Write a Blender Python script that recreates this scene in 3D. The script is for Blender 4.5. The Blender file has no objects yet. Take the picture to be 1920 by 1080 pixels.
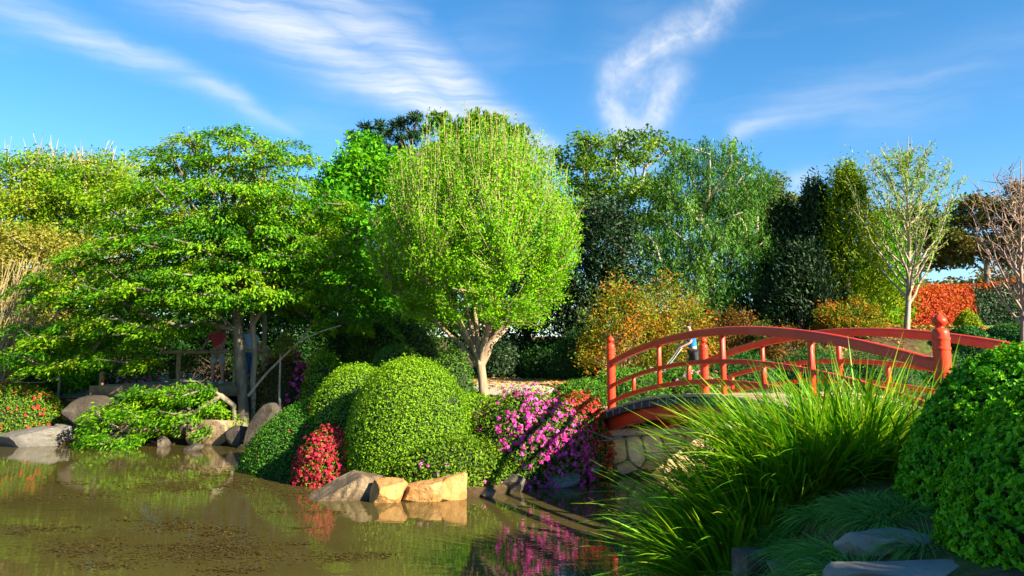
import bpy, bmesh, math
import numpy as np
from mathutils import Vector, Matrix

# ------------------------------------------------------------------ camera
F, Y0, HOR, CZ = 1500.0, 470.0, 674.0, 2.05      # focal length, principal row and horizon row (1920-px photo), eye height
PITCH = math.atan((HOR - Y0) / F)
CP, SP = math.cos(PITCH), math.sin(PITCH)
scene = bpy.context.scene
col = scene.collection
cam = bpy.data.cameras.new('camera')
cam.sensor_width = 36.0
cam.lens = F / 1920 * 36
cam.shift_y = -(540 - Y0) / 1920
cam.clip_start, cam.clip_end = 0.05, 2000
cam_ob = bpy.data.objects.new('camera', cam)
cam_ob.location = (0, 0, CZ)
cam_ob.rotation_euler = (math.pi / 2 + PITCH, 0, 0)
col.objects.link(cam_ob)
scene.camera = cam_ob

def ray(x, y):
    a, b = (x - 960) / F, (Y0 - y) / F
    return np.array([a, CP - b * SP, SP + b * CP])
def atz(x, y, z=0.0):
    d = ray(x, y)
    return np.array([0, 0, CZ]) + d * ((z - CZ) / d[2])
def atD(x, y, D):
    d = ray(x, y)
    return np.array([0, 0, CZ]) + d * (D / d[1])
def px_m(D):                                       # metres per photo pixel at distance D
    return D / F

# ------------------------------------------------------------------ sky and sun
SUN_EL = math.radians(27.5)
SUN_AZ = math.atan2(0.81, -0.59)                  # from +Y towards +X: to the right, a little behind the camera
SUN_DIR = Vector((math.sin(SUN_AZ) * math.cos(SUN_EL), math.cos(SUN_AZ) * math.cos(SUN_EL), math.sin(SUN_EL)))
SUN_STRENGTH, SKY_STRENGTH, EXPOSURE = 5.0, 0.064, 1.95
sun = bpy.data.lights.new('sun', 'SUN')
sun.energy = SUN_STRENGTH
sun.angle = math.radians(0.53)
sun.color = (1.0, 0.87, 0.64)
sun_ob = bpy.data.objects.new('sun', sun)
sun_ob.rotation_euler = SUN_DIR.to_track_quat('Z', 'Y').to_euler()
sun_ob.location = (30, -10, 20)
col.objects.link(sun_ob)

vs = scene.view_settings
vs.view_transform = 'Standard'
vs.look = 'None'
vs.exposure = EXPOSURE
vs.gamma = 1.0
vs.use_curve_mapping = False

class NT:
    """small helper for writing node trees"""
    def __init__(self, tree):
        self.t = tree
    def n(self, kind, ins=None, **props):
        nd = self.t.nodes.new(kind)
        for k, v in props.items():
            setattr(nd, k, v)
        for k, v in (ins or {}).items():
            self.put(nd.inputs[k], v)
        return nd
    def put(self, sock, v):
        if isinstance(v, bpy.types.NodeSocket):
            self.t.links.new(v, sock)
        else:
            sock.default_value = v
    def m(self, op, a, b=0.0, c=0.0, clamp=False):
        nd = self.t.nodes.new('ShaderNodeMath')
        nd.operation = op
        nd.use_clamp = clamp
        for i, v in enumerate((a, b, c)):
            self.put(nd.inputs[i], v)
        return nd.outputs[0]
    def vm(self, op, a, b=(0, 0, 0)):
        nd = self.t.nodes.new('ShaderNodeVectorMath')
        nd.operation = op
        self.put(nd.inputs[0], a)
        self.put(nd.inputs[1], b)
        return nd
    def sstep(self, v, lo, hi):
        nd = self.t.nodes.new('ShaderNodeMapRange')
        nd.interpolation_type = 'SMOOTHSTEP'
        for i, x in enumerate((v, lo, hi, 0.0, 1.0)):
            self.put(nd.inputs[i], x)
        return nd.outputs[0]
    def mix(self, f, a, b, blend='MIX'):
        nd = self.t.nodes.new('ShaderNodeMix')
        nd.data_type = 'RGBA'
        nd.blend_type = blend
        self.put(nd.inputs[0], f)
        self.put(nd.inputs[6], a)
        self.put(nd.inputs[7], b)
        return nd.outputs[2]

def azel(x, y):
    d = ray(x, y)
    return math.atan2(d[0], d[1]), math.asin(d[2] / np.linalg.norm(d))

world = bpy.data.worlds.new('World')
scene.world = world
world.use_nodes = True
wt = NT(world.node_tree)
world.node_tree.nodes.clear()
sky = wt.n('ShaderNodeTexSky', sky_type='NISHITA', sun_disc=False, sun_elevation=SUN_EL, sun_rotation=SUN_AZ,
           air_density=1.0, dust_density=0.15, ozone_density=3.2, altitude=600)
hs = wt.n('ShaderNodeHueSaturation', {'Hue': 0.496, 'Saturation': 1.27, 'Value': 0.96, 'Color': sky.outputs[0]})
tc = wt.n('ShaderNodeTexCoord')
sep = wt.n('ShaderNodeSeparateXYZ', {0: wt.vm('NORMALIZE', tc.outputs['Generated']).outputs[0]})
az = wt.m('ARCTAN2', sep.outputs[0], sep.outputs[1])
el = wt.m('ARCSINE', sep.outputs[2])
pt = wt.n('ShaderNodeCombineXYZ', {0: az, 1: el, 2: 0.0}).outputs[0]
warp = wt.n('ShaderNodeTexNoise', {'Vector': pt, 'Scale': 9.0, 'Detail': 5.0, 'Roughness': 0.55})
wv = wt.vm('MULTIPLY', wt.vm('SUBTRACT', warp.outputs['Color'], (.5, .5, .5)).outputs[0], (.034, .034, 0)).outputs[0]
pw = wt.vm('ADD', pt, wv).outputs[0]
# wind-drawn fibres: noise stretched along the streaks
fib_map = wt.n('ShaderNodeMapping', {'Vector': pw, 'Rotation': (0, 0, math.radians(24)), 'Scale': (4.0, 58.0, 1.0)})
fib = wt.n('ShaderNodeTexNoise', {'Vector': fib_map.outputs[0], 'Scale': 1.0, 'Detail': 6.0, 'Roughness': 0.6})
fibre = wt.sstep(fib.outputs[0], 0.28, 0.72)
curl = wt.n('ShaderNodeTexNoise', {'Vector': pw, 'Scale': 26.0, 'Detail': 7.0, 'Roughness': 0.62})
curlm = wt.sstep(curl.outputs[0], 0.3, 0.7)
# cirrus strands: (x, y, half width, strength) along each, as seen in the photograph
STRANDS = [
    ('f', [(-120, -40, 30, .22), (120, 45, 28, .5), (330, 130, 20, .45), (450, 190, 14, .4), (560, 245, 9, .10)]),
    ('f', [(280, -80, 60, .45), (450, 10, 56, .6), (620, 90, 46, .75), (770, 165, 40, .85), (960, 275, 30, .6)]),
    ('f', [(470, -80, 70, .25), (640, 20, 52, .55), (800, 120, 44, .75), (920, 215, 36, .8), (1020, 275, 26, .4)]),
    ('f', [(640, -30, 26, .3), (800, 30, 16, .15)]),
    ('c', [(1370, -60, 46, .35), (1325, 30, 30, .55), (1240, 82, 34, .55), (1160, 130, 30, .6), (1140, 180, 26, .65), (1180, 240, 36, .65), (1200, 300, 28, .5)]),
    ('c', [(1345, -20, 10, .5), (1310, 45, 9, .7), (1220, 98, 10, .7), (1150, 140, 10, .6)]),
    ('c', [(1200, 100, 34, .35), (1265, 145, 28, .5), (1240, 190, 30, .7), (1205, 240, 28, .6)]),
    ('c', [(1230, 90, 50, .35), (1190, 160, 60, .42), (1195, 260, 40, .3)]),
    ('f', [(1200, 60, 80, .10), (1200, 220, 60, .22)]),
    ('f', [(1960, 60, 44, .06), (1700, 150, 44, .10), (1480, 215, 30, .2), (1380, 250, 18, .4)]),
    ('f', [(1800, 200, 26, .05), (1600, 235, 26, .14)]),
    ('c', [(1540, 320, 14, .10), (1495, 350, 18, .35), (1470, 400, 18, .2)]),
    ('f', [(990, 40, 50, .05), (880, 90, 50, .10)]),
]
total = None
for kind, pts in STRANDS:
    for (x0, y0, w0, s0), (x1, y1, w1, s1) in zip(pts[:-1], pts[1:]):
        a0, e0 = azel(x0, y0)
        a1, e1 = azel(x1, y1)
        ab = (a1 - a0, e1 - e0, 0.0)
        L2 = ab[0] ** 2 + ab[1] ** 2
        d = wt.vm('SUBTRACT', pw, (a0, e0, 0.0)).outputs[0]
        t = wt.m('DIVIDE', wt.vm('DOT_PRODUCT', d, ab).outputs['Value'], L2, clamp=True)
        tv = wt.n('ShaderNodeCombineXYZ', {0: wt.m('MULTIPLY', t, ab[0]), 1: wt.m('MULTIPLY', t, ab[1])}).outputs[0]
        dist = wt.vm('LENGTH', wt.vm('SUBTRACT', d, tv).outputs[0]).outputs['Value']
        wid = wt.m('MULTIPLY_ADD', t, (w1 - w0) / F, w0 / F)
        stg = wt.m('MULTIPLY_ADD', t, s1 - s0, s0)
        q = wt.m('DIVIDE', dist, wid)
        fall = wt.m('POWER', 2.718, wt.m('MULTIPLY', wt.m('MULTIPLY', q, q), -1.0))
        v = wt.m('MULTIPLY', fall, stg)
        tex = fibre if kind == 'f' else curlm
        v = wt.m('MULTIPLY', v, wt.m('MULTIPLY_ADD', tex, 0.75, 0.35))
        total = v if total is None else wt.m('MAXIMUM', total, v)
# thin cirrus everywhere else at the same wind direction
veil_map = wt.n('ShaderNodeMapping', {'Vector': pw, 'Rotation': (0, 0, math.radians(-18)), 'Scale': (1.6, 9.0, 1.0), 'Location': (3.1, 1.7, 0)})
veil = wt.n('ShaderNodeTexNoise', {'Vector': veil_map.outputs[0], 'Scale': 1.6, 'Detail': 7.0, 'Roughness': 0.58})
veilm = wt.m('MULTIPLY', wt.sstep(veil.outputs[0], 0.50, 0.9), 0.20)
total = wt.m('ADD', total, veilm, clamp=True)
total = wt.m('MULTIPLY', total, wt.sstep(el, 0.0, 0.12))
cloud = wt.mix(total, hs.outputs[0], (4.3, 4.4, 4.6, 1.0))
bg = wt.n('ShaderNodeBackground', {'Color': cloud, 'Strength': SKY_STRENGTH})
wo = wt.n('ShaderNodeOutputWorld', {'Surface': bg.outputs[0]})
world.cycles.sampling_method = 'MANUAL'
world.cycles.sample_map_resolution = 512
scene.cycles.max_bounces = 8
scene.cycles.transparent_max_bounces = 8
scene.cycles.use_denoising = True

# ------------------------------------------------------------------ mesh and object helpers
def rng_of(seed):
    return np.random.default_rng(seed)
def mesh_from(name, verts, faces, tone=None, smooth=False):
    verts = np.asarray(verts, np.float32)
    faces = np.asarray(faces, np.int32)
    me = bpy.data.meshes.new(name)
    nf, k = faces.shape
    me.vertices.add(len(verts))
    me.vertices.foreach_set('co', verts.ravel())
    me.loops.add(nf * k)
    me.loops.foreach_set('vertex_index', faces.ravel())
    me.polygons.add(nf)
    me.polygons.foreach_set('loop_start', np.arange(0, nf * k, k, dtype=np.int32))
    if smooth:
        me.polygons.foreach_set('use_smooth', np.ones(nf, bool))
    if tone is not None:
        at = me.color_attributes.new('tone', 'FLOAT_COLOR', 'POINT')
        c = np.ones((len(verts), 4), np.float32)
        c[:, :3] = np.asarray(tone, np.float32).reshape(len(verts), -1)
        at.data.foreach_set('color', c.ravel())
    me.update(calc_edges=True)
    return me
def ob(name, me, mat=None, parent=None, kind=None, label=None):
    o = bpy.data.objects.new(name, me)
    col.objects.link(o)
    if mat is not None and me is not None and not me.materials:
        me.materials.append(mat)
    if parent is not None:
        o.parent = parent
        o.matrix_parent_inverse = parent.matrix_basis.inverted()
    if kind:
        o['kind'] = kind
    if label:
        o['label'] = label
    return o
def tag(o, label, cat, group=None):
    o['label'] = label
    o['category'] = cat
    if group:
        o['group'] = group
    return o
def thing(name, label, cat, loc=(0, 0, 0), group=None):
    o = bpy.data.objects.new(name, None)
    o.location = tuple(float(v) for v in loc)
    o.empty_display_size = 0.2
    col.objects.link(o)
    return tag(o, label, cat, group)

def unit(v):
    v = np.asarray(v, float)
    return v / np.maximum(np.linalg.norm(v, axis=-1, keepdims=True), 1e-9)
def smooth01(t):
    t = np.clip(t, 0, 1)
    return t * t * (3 - 2 * t)
def rand_dirs(r, n):
    return unit(r.normal(size=(n, 3)))

def leaf_arrays(r, P, N, size, aspect=0.5, fold=0.3, axis=None, var=0.35, tone=None):
    """one folded diamond-shaped leaf per point: 4 vertices, 2 triangles"""
    n = len(P)
    N = unit(N)
    A = r.normal(size=(n, 3)) if axis is None else axis + 0.35 * r.normal(size=(n, 3))
    T = unit(A - (A * N).sum(1, keepdims=True) * N)
    B = np.cross(N, T)
    L = (np.asarray(size) * (1 + var * r.uniform(-1, 1, n)))[:, None]
    Wd = L * aspect * 0.5
    up = N * Wd * fold
    V = np.empty((n, 4, 3))
    V[:, 0] = P - T * L * 0.5
    V[:, 1] = P - B * Wd + up
    V[:, 2] = P + T * L * 0.5 - N * L * 0.12
    V[:, 3] = P + B * Wd + up
    i = np.arange(n)[:, None] * 4
    Fc = np.concatenate([i + [0, 1, 2], i + [0, 2, 3]])
    if tone is None:
        tone = r.uniform(0, 1, n)
    return V.reshape(-1, 3), Fc, np.repeat(np.asarray(tone), 4)
def leaf_mesh(name, *args, **kw):
    V, Fc, t = leaf_arrays(*args, **kw)
    return mesh_from(name, V, Fc, np.repeat(t[:, None], 3, 1))

def tubes(paths, sides=5):
    """list of (points, radii) -> one joined tapered tube surface"""
    VV, FF, off = [], [], 0
    ang = np.arange(sides) * 2 * math.pi / sides
    for pts, rad in paths:
        pts = np.asarray(pts, float)
        rad = np.broadcast_to(np.asarray(rad, float), (len(pts),))
        tan = unit(np.gradient(pts, axis=0))
        ref = np.where(np.abs(tan[:, 2:3]) > 0.9, np.array([[1.0, 0, 0]]), np.array([[0, 0, 1.0]]))
        u = unit(np.cross(tan, ref))
        v = np.cross(tan, u)
        ringv = pts[:, None] + rad[:, None, None] * (np.cos(ang)[None, :, None] * u[:, None] + np.sin(ang)[None, :, None] * v[:, None])
        m = len(pts)
        VV.append(ringv.reshape(-1, 3))
        i = np.arange(m - 1)[:, None] * sides
        j = np.arange(sides)[None]
        jn = (j + 1) % sides
        q = np.stack([i + j, i + jn, i + sides + jn, i + sides + j], -1).reshape(-1, 4)
        FF.append(q + off)
        off += m * sides
    return np.concatenate(VV), np.concatenate(FF)
def tube_mesh(name, paths, sides=5, smooth=True):
    V, Fc = tubes(paths, sides)
    return mesh_from(name, V, Fc, smooth=smooth)

def boxv(lo, hi):
    x0, y0, z0 = lo
    x1, y1, z1 = hi
    v = [(x0, y0, z0), (x1, y0, z0), (x1, y1, z0), (x0, y1, z0), (x0, y0, z1), (x1, y0, z1), (x1, y1, z1), (x0, y1, z1)]
    f = [(0, 3, 2, 1), (4, 5, 6, 7), (0, 1, 5, 4), (1, 2, 6, 5), (2, 3, 7, 6), (3, 0, 4, 7)]
    return v, f
def bevel_mesh(me, w, seg=2):
    bm = bmesh.new()
    bm.from_mesh(me)
    bmesh.ops.recalc_face_normals(bm, faces=bm.faces)
    bmesh.ops.bevel(bm, geom=bm.edges[:], offset=w, segments=seg, affect='EDGES', profile=0.6)
    bm.to_mesh(me)
    bm.free()
    return me
def box_mesh(name, lo, hi, bev=0.0):
    v, f = boxv(lo, hi)
    me = mesh_from(name, v, f)
    return bevel_mesh(me, bev) if bev else me
def lathe_mesh(name, prof, sides=16, smooth=True):
    """prof: (radius, z) from bottom to top"""
    V, Fc = [], []
    for r_, z in prof:
        for k in range(sides):
            a = 2 * math.pi * k / sides
            V.append((r_ * math.cos(a), r_ * math.sin(a), z))
    for i in range(len(prof) - 1):
        for k in range(sides):
            k2 = (k + 1) % sides
            Fc.append((i * sides + k, i * sides + k2, (i + 1) * sides + k2, (i + 1) * sides + k))
    return mesh_from(name, V, Fc, smooth=smooth)

# cheap smooth value noise on points, for lumps and patches
def vnoise(P, scale, seed=0, octaves=3):
    r = rng_of(1000 + seed)
    out = np.zeros(len(P))
    amp = 1.0
    for o in range(octaves):
        for k in range(4):
            d = unit(r.normal(size=3)) * scale * (1.8 ** o) * r.uniform(.7, 1.4)
            out += amp * np.sin(P @ d + r.uniform(0, 6.28)) * 0.5
        amp *= 0.55
    return out / 2.2

# ------------------------------------------------------------------ materials
def new_mat(name):
    m = bpy.data.materials.new(name)
    m.use_nodes = True
    m.node_tree.nodes.clear()
    return m, NT(m.node_tree)
def ramp(nt, fac, stops):
    nd = nt.n('ShaderNodeValToRGB', {0: fac})
    e = nd.color_ramp.elements
    while len(e) < len(stops):
        e.new(0.5)
    for el_, (p, c) in zip(e, stops):
        el_.position = p
        el_.color = (*c, 1)
    return nd.outputs[0]
def leaf_mat(name, stops, trans=0.3, rough=0.55, spec=0.12, patch=0.0, patch_scale=0.8, patch_col=(0, 0, 0)):
    m, nt = new_mat(name)
    at = nt.n('ShaderNodeAttribute', attribute_name='tone')
    sepc = nt.n('ShaderNodeSeparateColor', {0: at.outputs['Color']})
    c = ramp(nt, sepc.outputs[0], stops)
    if patch:
        g = nt.n('ShaderNodeNewGeometry')
        no = nt.n('ShaderNodeTexNoise', {'Vector': g.outputs['Position'], 'Scale': patch_scale, 'Detail': 2.0})
        c = nt.mix(nt.m('MULTIPLY', nt.sstep(no.outputs[0], 0.45, 0.65), patch), c, (*patch_col, 1))
    p = nt.n('ShaderNodeBsdfPrincipled', {'Base Color': c, 'Roughness': rough, 'Specular IOR Level': spec})
    t = nt.n('ShaderNodeBsdfTranslucent', {'Color': nt.mix(1.0, c, (1.25, 1.15, 0.5, 1), 'MULTIPLY')})
    mx = nt.n('ShaderNodeMixShader', {0: trans, 1: p.outputs[0], 2: t.outputs[0]})
    nt.n('ShaderNodeOutputMaterial', {'Surface': mx.outputs[0]})
    return m
def rough_mat(name, stops, scale=3.0, rough=0.85, bump=0.3, detail=8.0, stretch=(1, 1, 1), spec=0.3, coords='Object', bump_scale=None, blotch=None, dist=0.02):
    m, nt = new_mat(name)
    tcn = nt.n('ShaderNodeTexCoord')
    mp = nt.n('ShaderNodeMapping', {'Vector': tcn.outputs[coords], 'Scale': stretch})
    no = nt.n('ShaderNodeTexNoise', {'Vector': mp.outputs[0], 'Scale': scale, 'Detail': detail, 'Roughness': 0.62})
    c = ramp(nt, no.outputs[0], stops)
    if blotch:
        bn = nt.n('ShaderNodeTexNoise', {'Vector': tcn.outputs[coords], 'Scale': blotch[0], 'Detail': 5.0, 'Roughness': 0.6})
        c = nt.mix(nt.sstep(bn.outputs[0], blotch[1], blotch[2]), c, (*blotch[3], 1))
    bn2 = nt.n('ShaderNodeTexNoise', {'Vector': mp.outputs[0], 'Scale': bump_scale or scale * 3, 'Detail': 8.0, 'Roughness': 0.65})
    bp = nt.n('ShaderNodeBump', {'Strength': bump, 'Distance': dist, 'Height': bn2.outputs[0]})
    p = nt.n('ShaderNodeBsdfPrincipled', {'Base Color': c, 'Roughness': rough, 'Specular IOR Level': spec, 'Normal': bp.outputs[0]})
    nt.n('ShaderNodeOutputMaterial', {'Surface': p.outputs[0]})
    return m

M = {}
# greens (dark to light along the tone attribute)
def G(*cs):
    return [(i / (len(cs) - 1), c) for i, c in enumerate(cs)]
M['round'] = leaf_mat('leaf_round_tree', G((.08, .24, .003), (.15, .41, .004), (.28, .53, .006)), .42)
M['maple'] = leaf_mat('leaf_maple', G((.018, .10, .006), (.06, .22, .006), (.15, .35, .008), (.27, .36, .012)), .36)
M['lush'] = leaf_mat('leaf_lush', G((.03, .17, .006), (.08, .32, .006), (.20, .42, .008)), .35)
M['hedge'] = leaf_mat('leaf_clipped_hedge', G((.06, .155, .004), (.135, .29, .005), (.25, .40, .010)), .22, .5, .15)
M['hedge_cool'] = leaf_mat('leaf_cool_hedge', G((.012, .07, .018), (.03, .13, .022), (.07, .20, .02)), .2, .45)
M['hedge_low'] = leaf_mat('leaf_low_hedge', G((.022, .09, .008), (.05, .17, .010), (.11, .26, .012)), .2, .45)
M['box'] = leaf_mat('leaf_near_box', G((.03, .16, .002), (.08, .34, .002), (.19, .48, .004), (.34, .54, .008)), .30, .5, .18)
M['cloud'] = leaf_mat('leaf_cloud_hedge', G((.03, .085, .012), (.065, .16, .014), (.13, .22, .025)), .22)
M['azalea'] = leaf_mat('leaf_azalea', G((.04, .11, .005), (.11, .21, .006), (.22, .30, .012)), .22)
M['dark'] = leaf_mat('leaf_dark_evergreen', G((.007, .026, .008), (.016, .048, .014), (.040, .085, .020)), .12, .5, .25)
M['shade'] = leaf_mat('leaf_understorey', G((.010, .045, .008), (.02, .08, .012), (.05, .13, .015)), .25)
M['golden'] = leaf_mat('leaf_golden_conifer', G((.05, .12, .006), (.16, .26, .008), (.38, .46, .010)), .4)
M['weep'] = leaf_mat('leaf_grey_green', G((.03, .11, .016), (.08, .22, .03), (.17, .34, .05)), .3)
M['olive'] = leaf_mat('leaf_olive', G((.05, .085, .012), (.10, .15, .02), (.17, .20, .035)), .3)
M['wisp'] = leaf_mat('leaf_wispy', G((.045, .12, .010), (.11, .23, .015), (.20, .32, .03)), .35)
M['sparse'] = leaf_mat('leaf_sparse_upright', G((.07, .22, .008), (.15, .34, .012), (.27, .44, .02)), .45)
M['euc'] = leaf_mat('leaf_gum_tree', G((.025, .055, .012), (.055, .085, .018), (.13, .10, .02), (.20, .12, .02)), .25)
M['pine'] = leaf_mat('leaf_pine', G((.008, .03, .012), (.018, .055, .018), (.04, .09, .025)), .12)
M['yellowish'] = leaf_mat('leaf_spring_yellow', G((.06, .19, .006), (.13, .29, .008), (.24, .36, .012), (.32, .27, .04)), .38)
M['tan'] = leaf_mat('leaf_tan_twiggy', G((.12, .15, .015), (.22, .22, .025), (.32, .25, .05)), .3)
M['nandina'] = leaf_mat('leaf_bronze_shrub', G((.05, .13, .010), (.12, .22, .012), (.26, .25, .015), (.42, .20, .02), (.46, .12, .02)), .34)
M['bronze'] = leaf_mat('leaf_bronze_dark', G((.05, .05, .012), (.14, .08, .015), (.28, .12, .02)), .3)
M['redhedge'] = leaf_mat('leaf_red_hedge', G((.16, .02, .012), (.38, .04, .02), (.52, .09, .02), (.42, .20, .02)), .28)
M['juniper'] = leaf_mat('leaf_juniper', G((.02, .085, .010), (.06, .18, .012), (.14, .27, .02)), .2)
M['magenta'] = leaf_mat('petal_magenta', G((.52, .02, .30), (.70, .05, .42), (.84, .17, .58)), .3, .6, .2)
M['scarlet'] = leaf_mat('petal_scarlet', G((.45, .015, .03), (.66, .03, .05), (.80, .10, .09)), .3, .6, .2)
M['crimson'] = leaf_mat('petal_crimson', G((.24, .010, .025), (.42, .022, .045), (.60, .06, .09)), .3, .6, .2)
M['pinkpetal'] = leaf_mat('petal_pink', G((.62, .08, .35), (.80, .20, .55), (.85, .40, .65)), .3, .6, .2)
M['lomandra'] = leaf_mat('blade_mat_rush', G((.035, .15, .005), (.075, .25, .007), (.17, .37, .009), (.34, .42, .03)), .42, .45, .2)
M['mondo'] = leaf_mat('blade_mondo_grass', G((.05, .17, .03), (.11, .29, .04), (.22, .40, .05)), .3, .5, .12)
M['drygrass'] = leaf_mat('blade_dry_grass', G((.12, .13, .015), (.30, .23, .025), (.42, .30, .06)), .3)
M['litter'] = leaf_mat('fallen_leaf', G((.16, .07, .02), (.36, .19, .035), (.50, .30, .07)), .15, .7)
M['weed'] = leaf_mat('pond_weed_leaf', G((.038, .029, .007), (.060, .045, .010), (.095, .068, .014)), .15, .7)
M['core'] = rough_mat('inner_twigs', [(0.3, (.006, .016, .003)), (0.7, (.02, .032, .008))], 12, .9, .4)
# barks, stone, earth
M['bark_round'] = rough_mat('bark_grey_brown', [(0.3, (.13, .085, .05)), (0.55, (.30, .22, .145)), (0.75, (.46, .37, .26))], 5, .85, .6, stretch=(1, 1, .25))
M['bark_pale'] = rough_mat('bark_pale', [(0.3, (.20, .15, .10)), (0.6, (.40, .33, .25)), (0.8, (.55, .48, .38))], 5, .85, .5, stretch=(1, 1, .3))
M['bark_maple'] = rough_mat('bark_maple', [(0.3, (.06, .048, .035)), (0.55, (.17, .14, .10)), (0.78, (.33, .29, .22))], 6, .85, .6, stretch=(1, 1, .3))
M['bark_dark'] = rough_mat('bark_dark', [(0.3, (.03, .022, .016)), (0.7, (.10, .075, .055))], 6, .9, .6, stretch=(1, 1, .3))
M['twig_tan'] = rough_mat('twig_tan', [(0.3, (.19, .15, .06)), (0.7, (.38, .31, .15))], 6, .85, .3)
M['twig_red'] = rough_mat('twig_red', [(0.3, (.20, .13, .10)), (0.7, (.36, .25, .20))], 6, .85, .3)
M['soil'] = None
M['rock_ochre'] = rough_mat('rock_ochre', [(0.25, (.16, .07, .022)), (0.5, (.38, .19, .06)), (0.75, (.52, .32, .13))], 3.2, .85, .8, blotch=(5.0, .55, .72, (.20, .13, .08)), dist=.05)
M['rock_dark'] = rough_mat('rock_dark', [(0.25, (.022, .018, .014)), (0.55, (.065, .052, .040)), (0.8, (.16, .13, .095))], 2.6, .85, .8, blotch=(3.0, .58, .72, (.17, .14, .10)), dist=.05)
M['rock_brown'] = rough_mat('rock_brown', [(0.25, (.04, .028, .018)), (0.55, (.12, .085, .05)), (0.8, (.30, .23, .15))], 3.0, .85, .9, blotch=(4.0, .52, .7, (.24, .18, .11)), dist=.05)
M['rock_grey'] = rough_mat('rock_grey', [(0.25, (.07, .065, .06)), (0.55, (.15, .14, .13)), (0.8, (.27, .255, .235))], 2.4, .85, .8, blotch=(2.6, .55, .7, (.10, .095, .07)), dist=.04)
M['rock_tan'] = rough_mat('rock_tan', [(0.25, (.10, .065, .04)), (0.55, (.27, .19, .11)), (0.8, (.42, .33, .22))], 2.4, .85, .8, blotch=(3.2, .55, .7, (.09, .07, .05)), dist=.05)
M['mortar'] = rough_mat('mortar', [(0.3, (.16, .11, .06)), (0.7, (.34, .25, .15))], 14, .95, .5)
M['slab'] = rough_mat('stone_slab', [(0.3, (.13, .115, .10)), (0.55, (.21, .195, .175)), (0.8, (.29, .27, .24))], 3, .8, .6, blotch=(6.0, .55, .75, (.09, .10, .075)), dist=.02)
M['plank'] = rough_mat('weathered_plank', [(0.3, (.20, .145, .09)), (0.55, (.36, .275, .175)), (0.8, (.50, .41, .28))], 3, .8, .4, stretch=(2, 14, 14), dist=.006)
M['plank_end'] = rough_mat('plank_edge_trim', [(0.3, (.018, .018, .018)), (0.6, (.05, .048, .045)), (0.85, (.16, .15, .14))], 9, .75, .4, dist=.006)
M['log'] = rough_mat('weathered_log', [(0.3, (.16, .11, .06)), (0.6, (.34, .25, .14)), (0.8, (.48, .38, .24))], 5, .85, .4, stretch=(3, 3, 3))
M['concrete'] = rough_mat('concrete', [(0.3, (.30, .27, .22)), (0.7, (.46, .42, .34))], 7, .9, .3)
M['cable'] = rough_mat('grey_cable', [(0.3, (.16, .16, .17)), (0.7, (.30, .30, .31))], 9, .5, .1)
def red_paint():
    m, nt = new_mat('vermilion_paint')
    tcn = nt.n('ShaderNodeTexCoord')
    no = nt.n('ShaderNodeTexNoise', {'Vector': tcn.outputs['Object'], 'Scale': 2.2, 'Detail': 7.0, 'Roughness': .65})
    c = ramp(nt, no.outputs[0], [(0.3, (.54, .036, .012)), (0.55, (.64, .048, .014)), (0.8, (.68, .064, .02))])
    sp = nt.n('ShaderNodeTexNoise', {'Vector': tcn.outputs['Object'], 'Scale': 26.0, 'Detail': 6.0, 'Roughness': .7})
    c = nt.mix(nt.sstep(sp.outputs[0], .66, .76), c, (.22, .03, .02, 1))
    fade = nt.n('ShaderNodeTexNoise', {'Vector': tcn.outputs['Object'], 'Scale': 1.1, 'Detail': 5.0, 'Roughness': .6})
    c = nt.mix(nt.m('MULTIPLY', nt.sstep(fade.outputs[0], .5, .7), .45), c, (.60, .10, .045, 1))
    mpv = nt.n('ShaderNodeMapping', {'Vector': tcn.outputs['Object'], 'Scale': (30, 30, 3)})
    drip = nt.n('ShaderNodeTexNoise', {'Vector': mpv.outputs[0], 'Scale': 1.0, 'Detail': 4.0, 'Roughness': .6})
    c = nt.mix(nt.m('MULTIPLY', nt.sstep(drip.outputs[0], .56, .74), .5), c, (.30, .028, .014, 1))
    bp = nt.n('ShaderNodeBump', {'Strength': .2, 'Distance': .004, 'Height': sp.outputs[0]})
    p = nt.n('ShaderNodeBsdfPrincipled', {'Base Color': c, 'Roughness': .42, 'Specular IOR Level': .28, 'Normal': bp.outputs[0]})
    nt.n('ShaderNodeOutputMaterial', {'Surface': p.outputs[0]})
    return m
M['red'] = red_paint()
def plain(name, c, rough=.8, spec=.3, metal=0.0, var=.25):
    m, nt = new_mat(name)
    tcn = nt.n('ShaderNodeTexCoord')
    no = nt.n('ShaderNodeTexNoise', {'Vector': tcn.outputs['Object'], 'Scale': 9.0, 'Detail': 4.0})
    d = tuple(x * (1 - var) for x in c)
    cc = nt.mix(no.outputs[0], (*d, 1), (*c, 1))
    p = nt.n('ShaderNodeBsdfPrincipled', {'Base Color': cc, 'Roughness': rough, 'Specular IOR Level': spec, 'Metallic': metal})
    nt.n('ShaderNodeOutputMaterial', {'Surface': p.outputs[0]})
    return m

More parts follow.
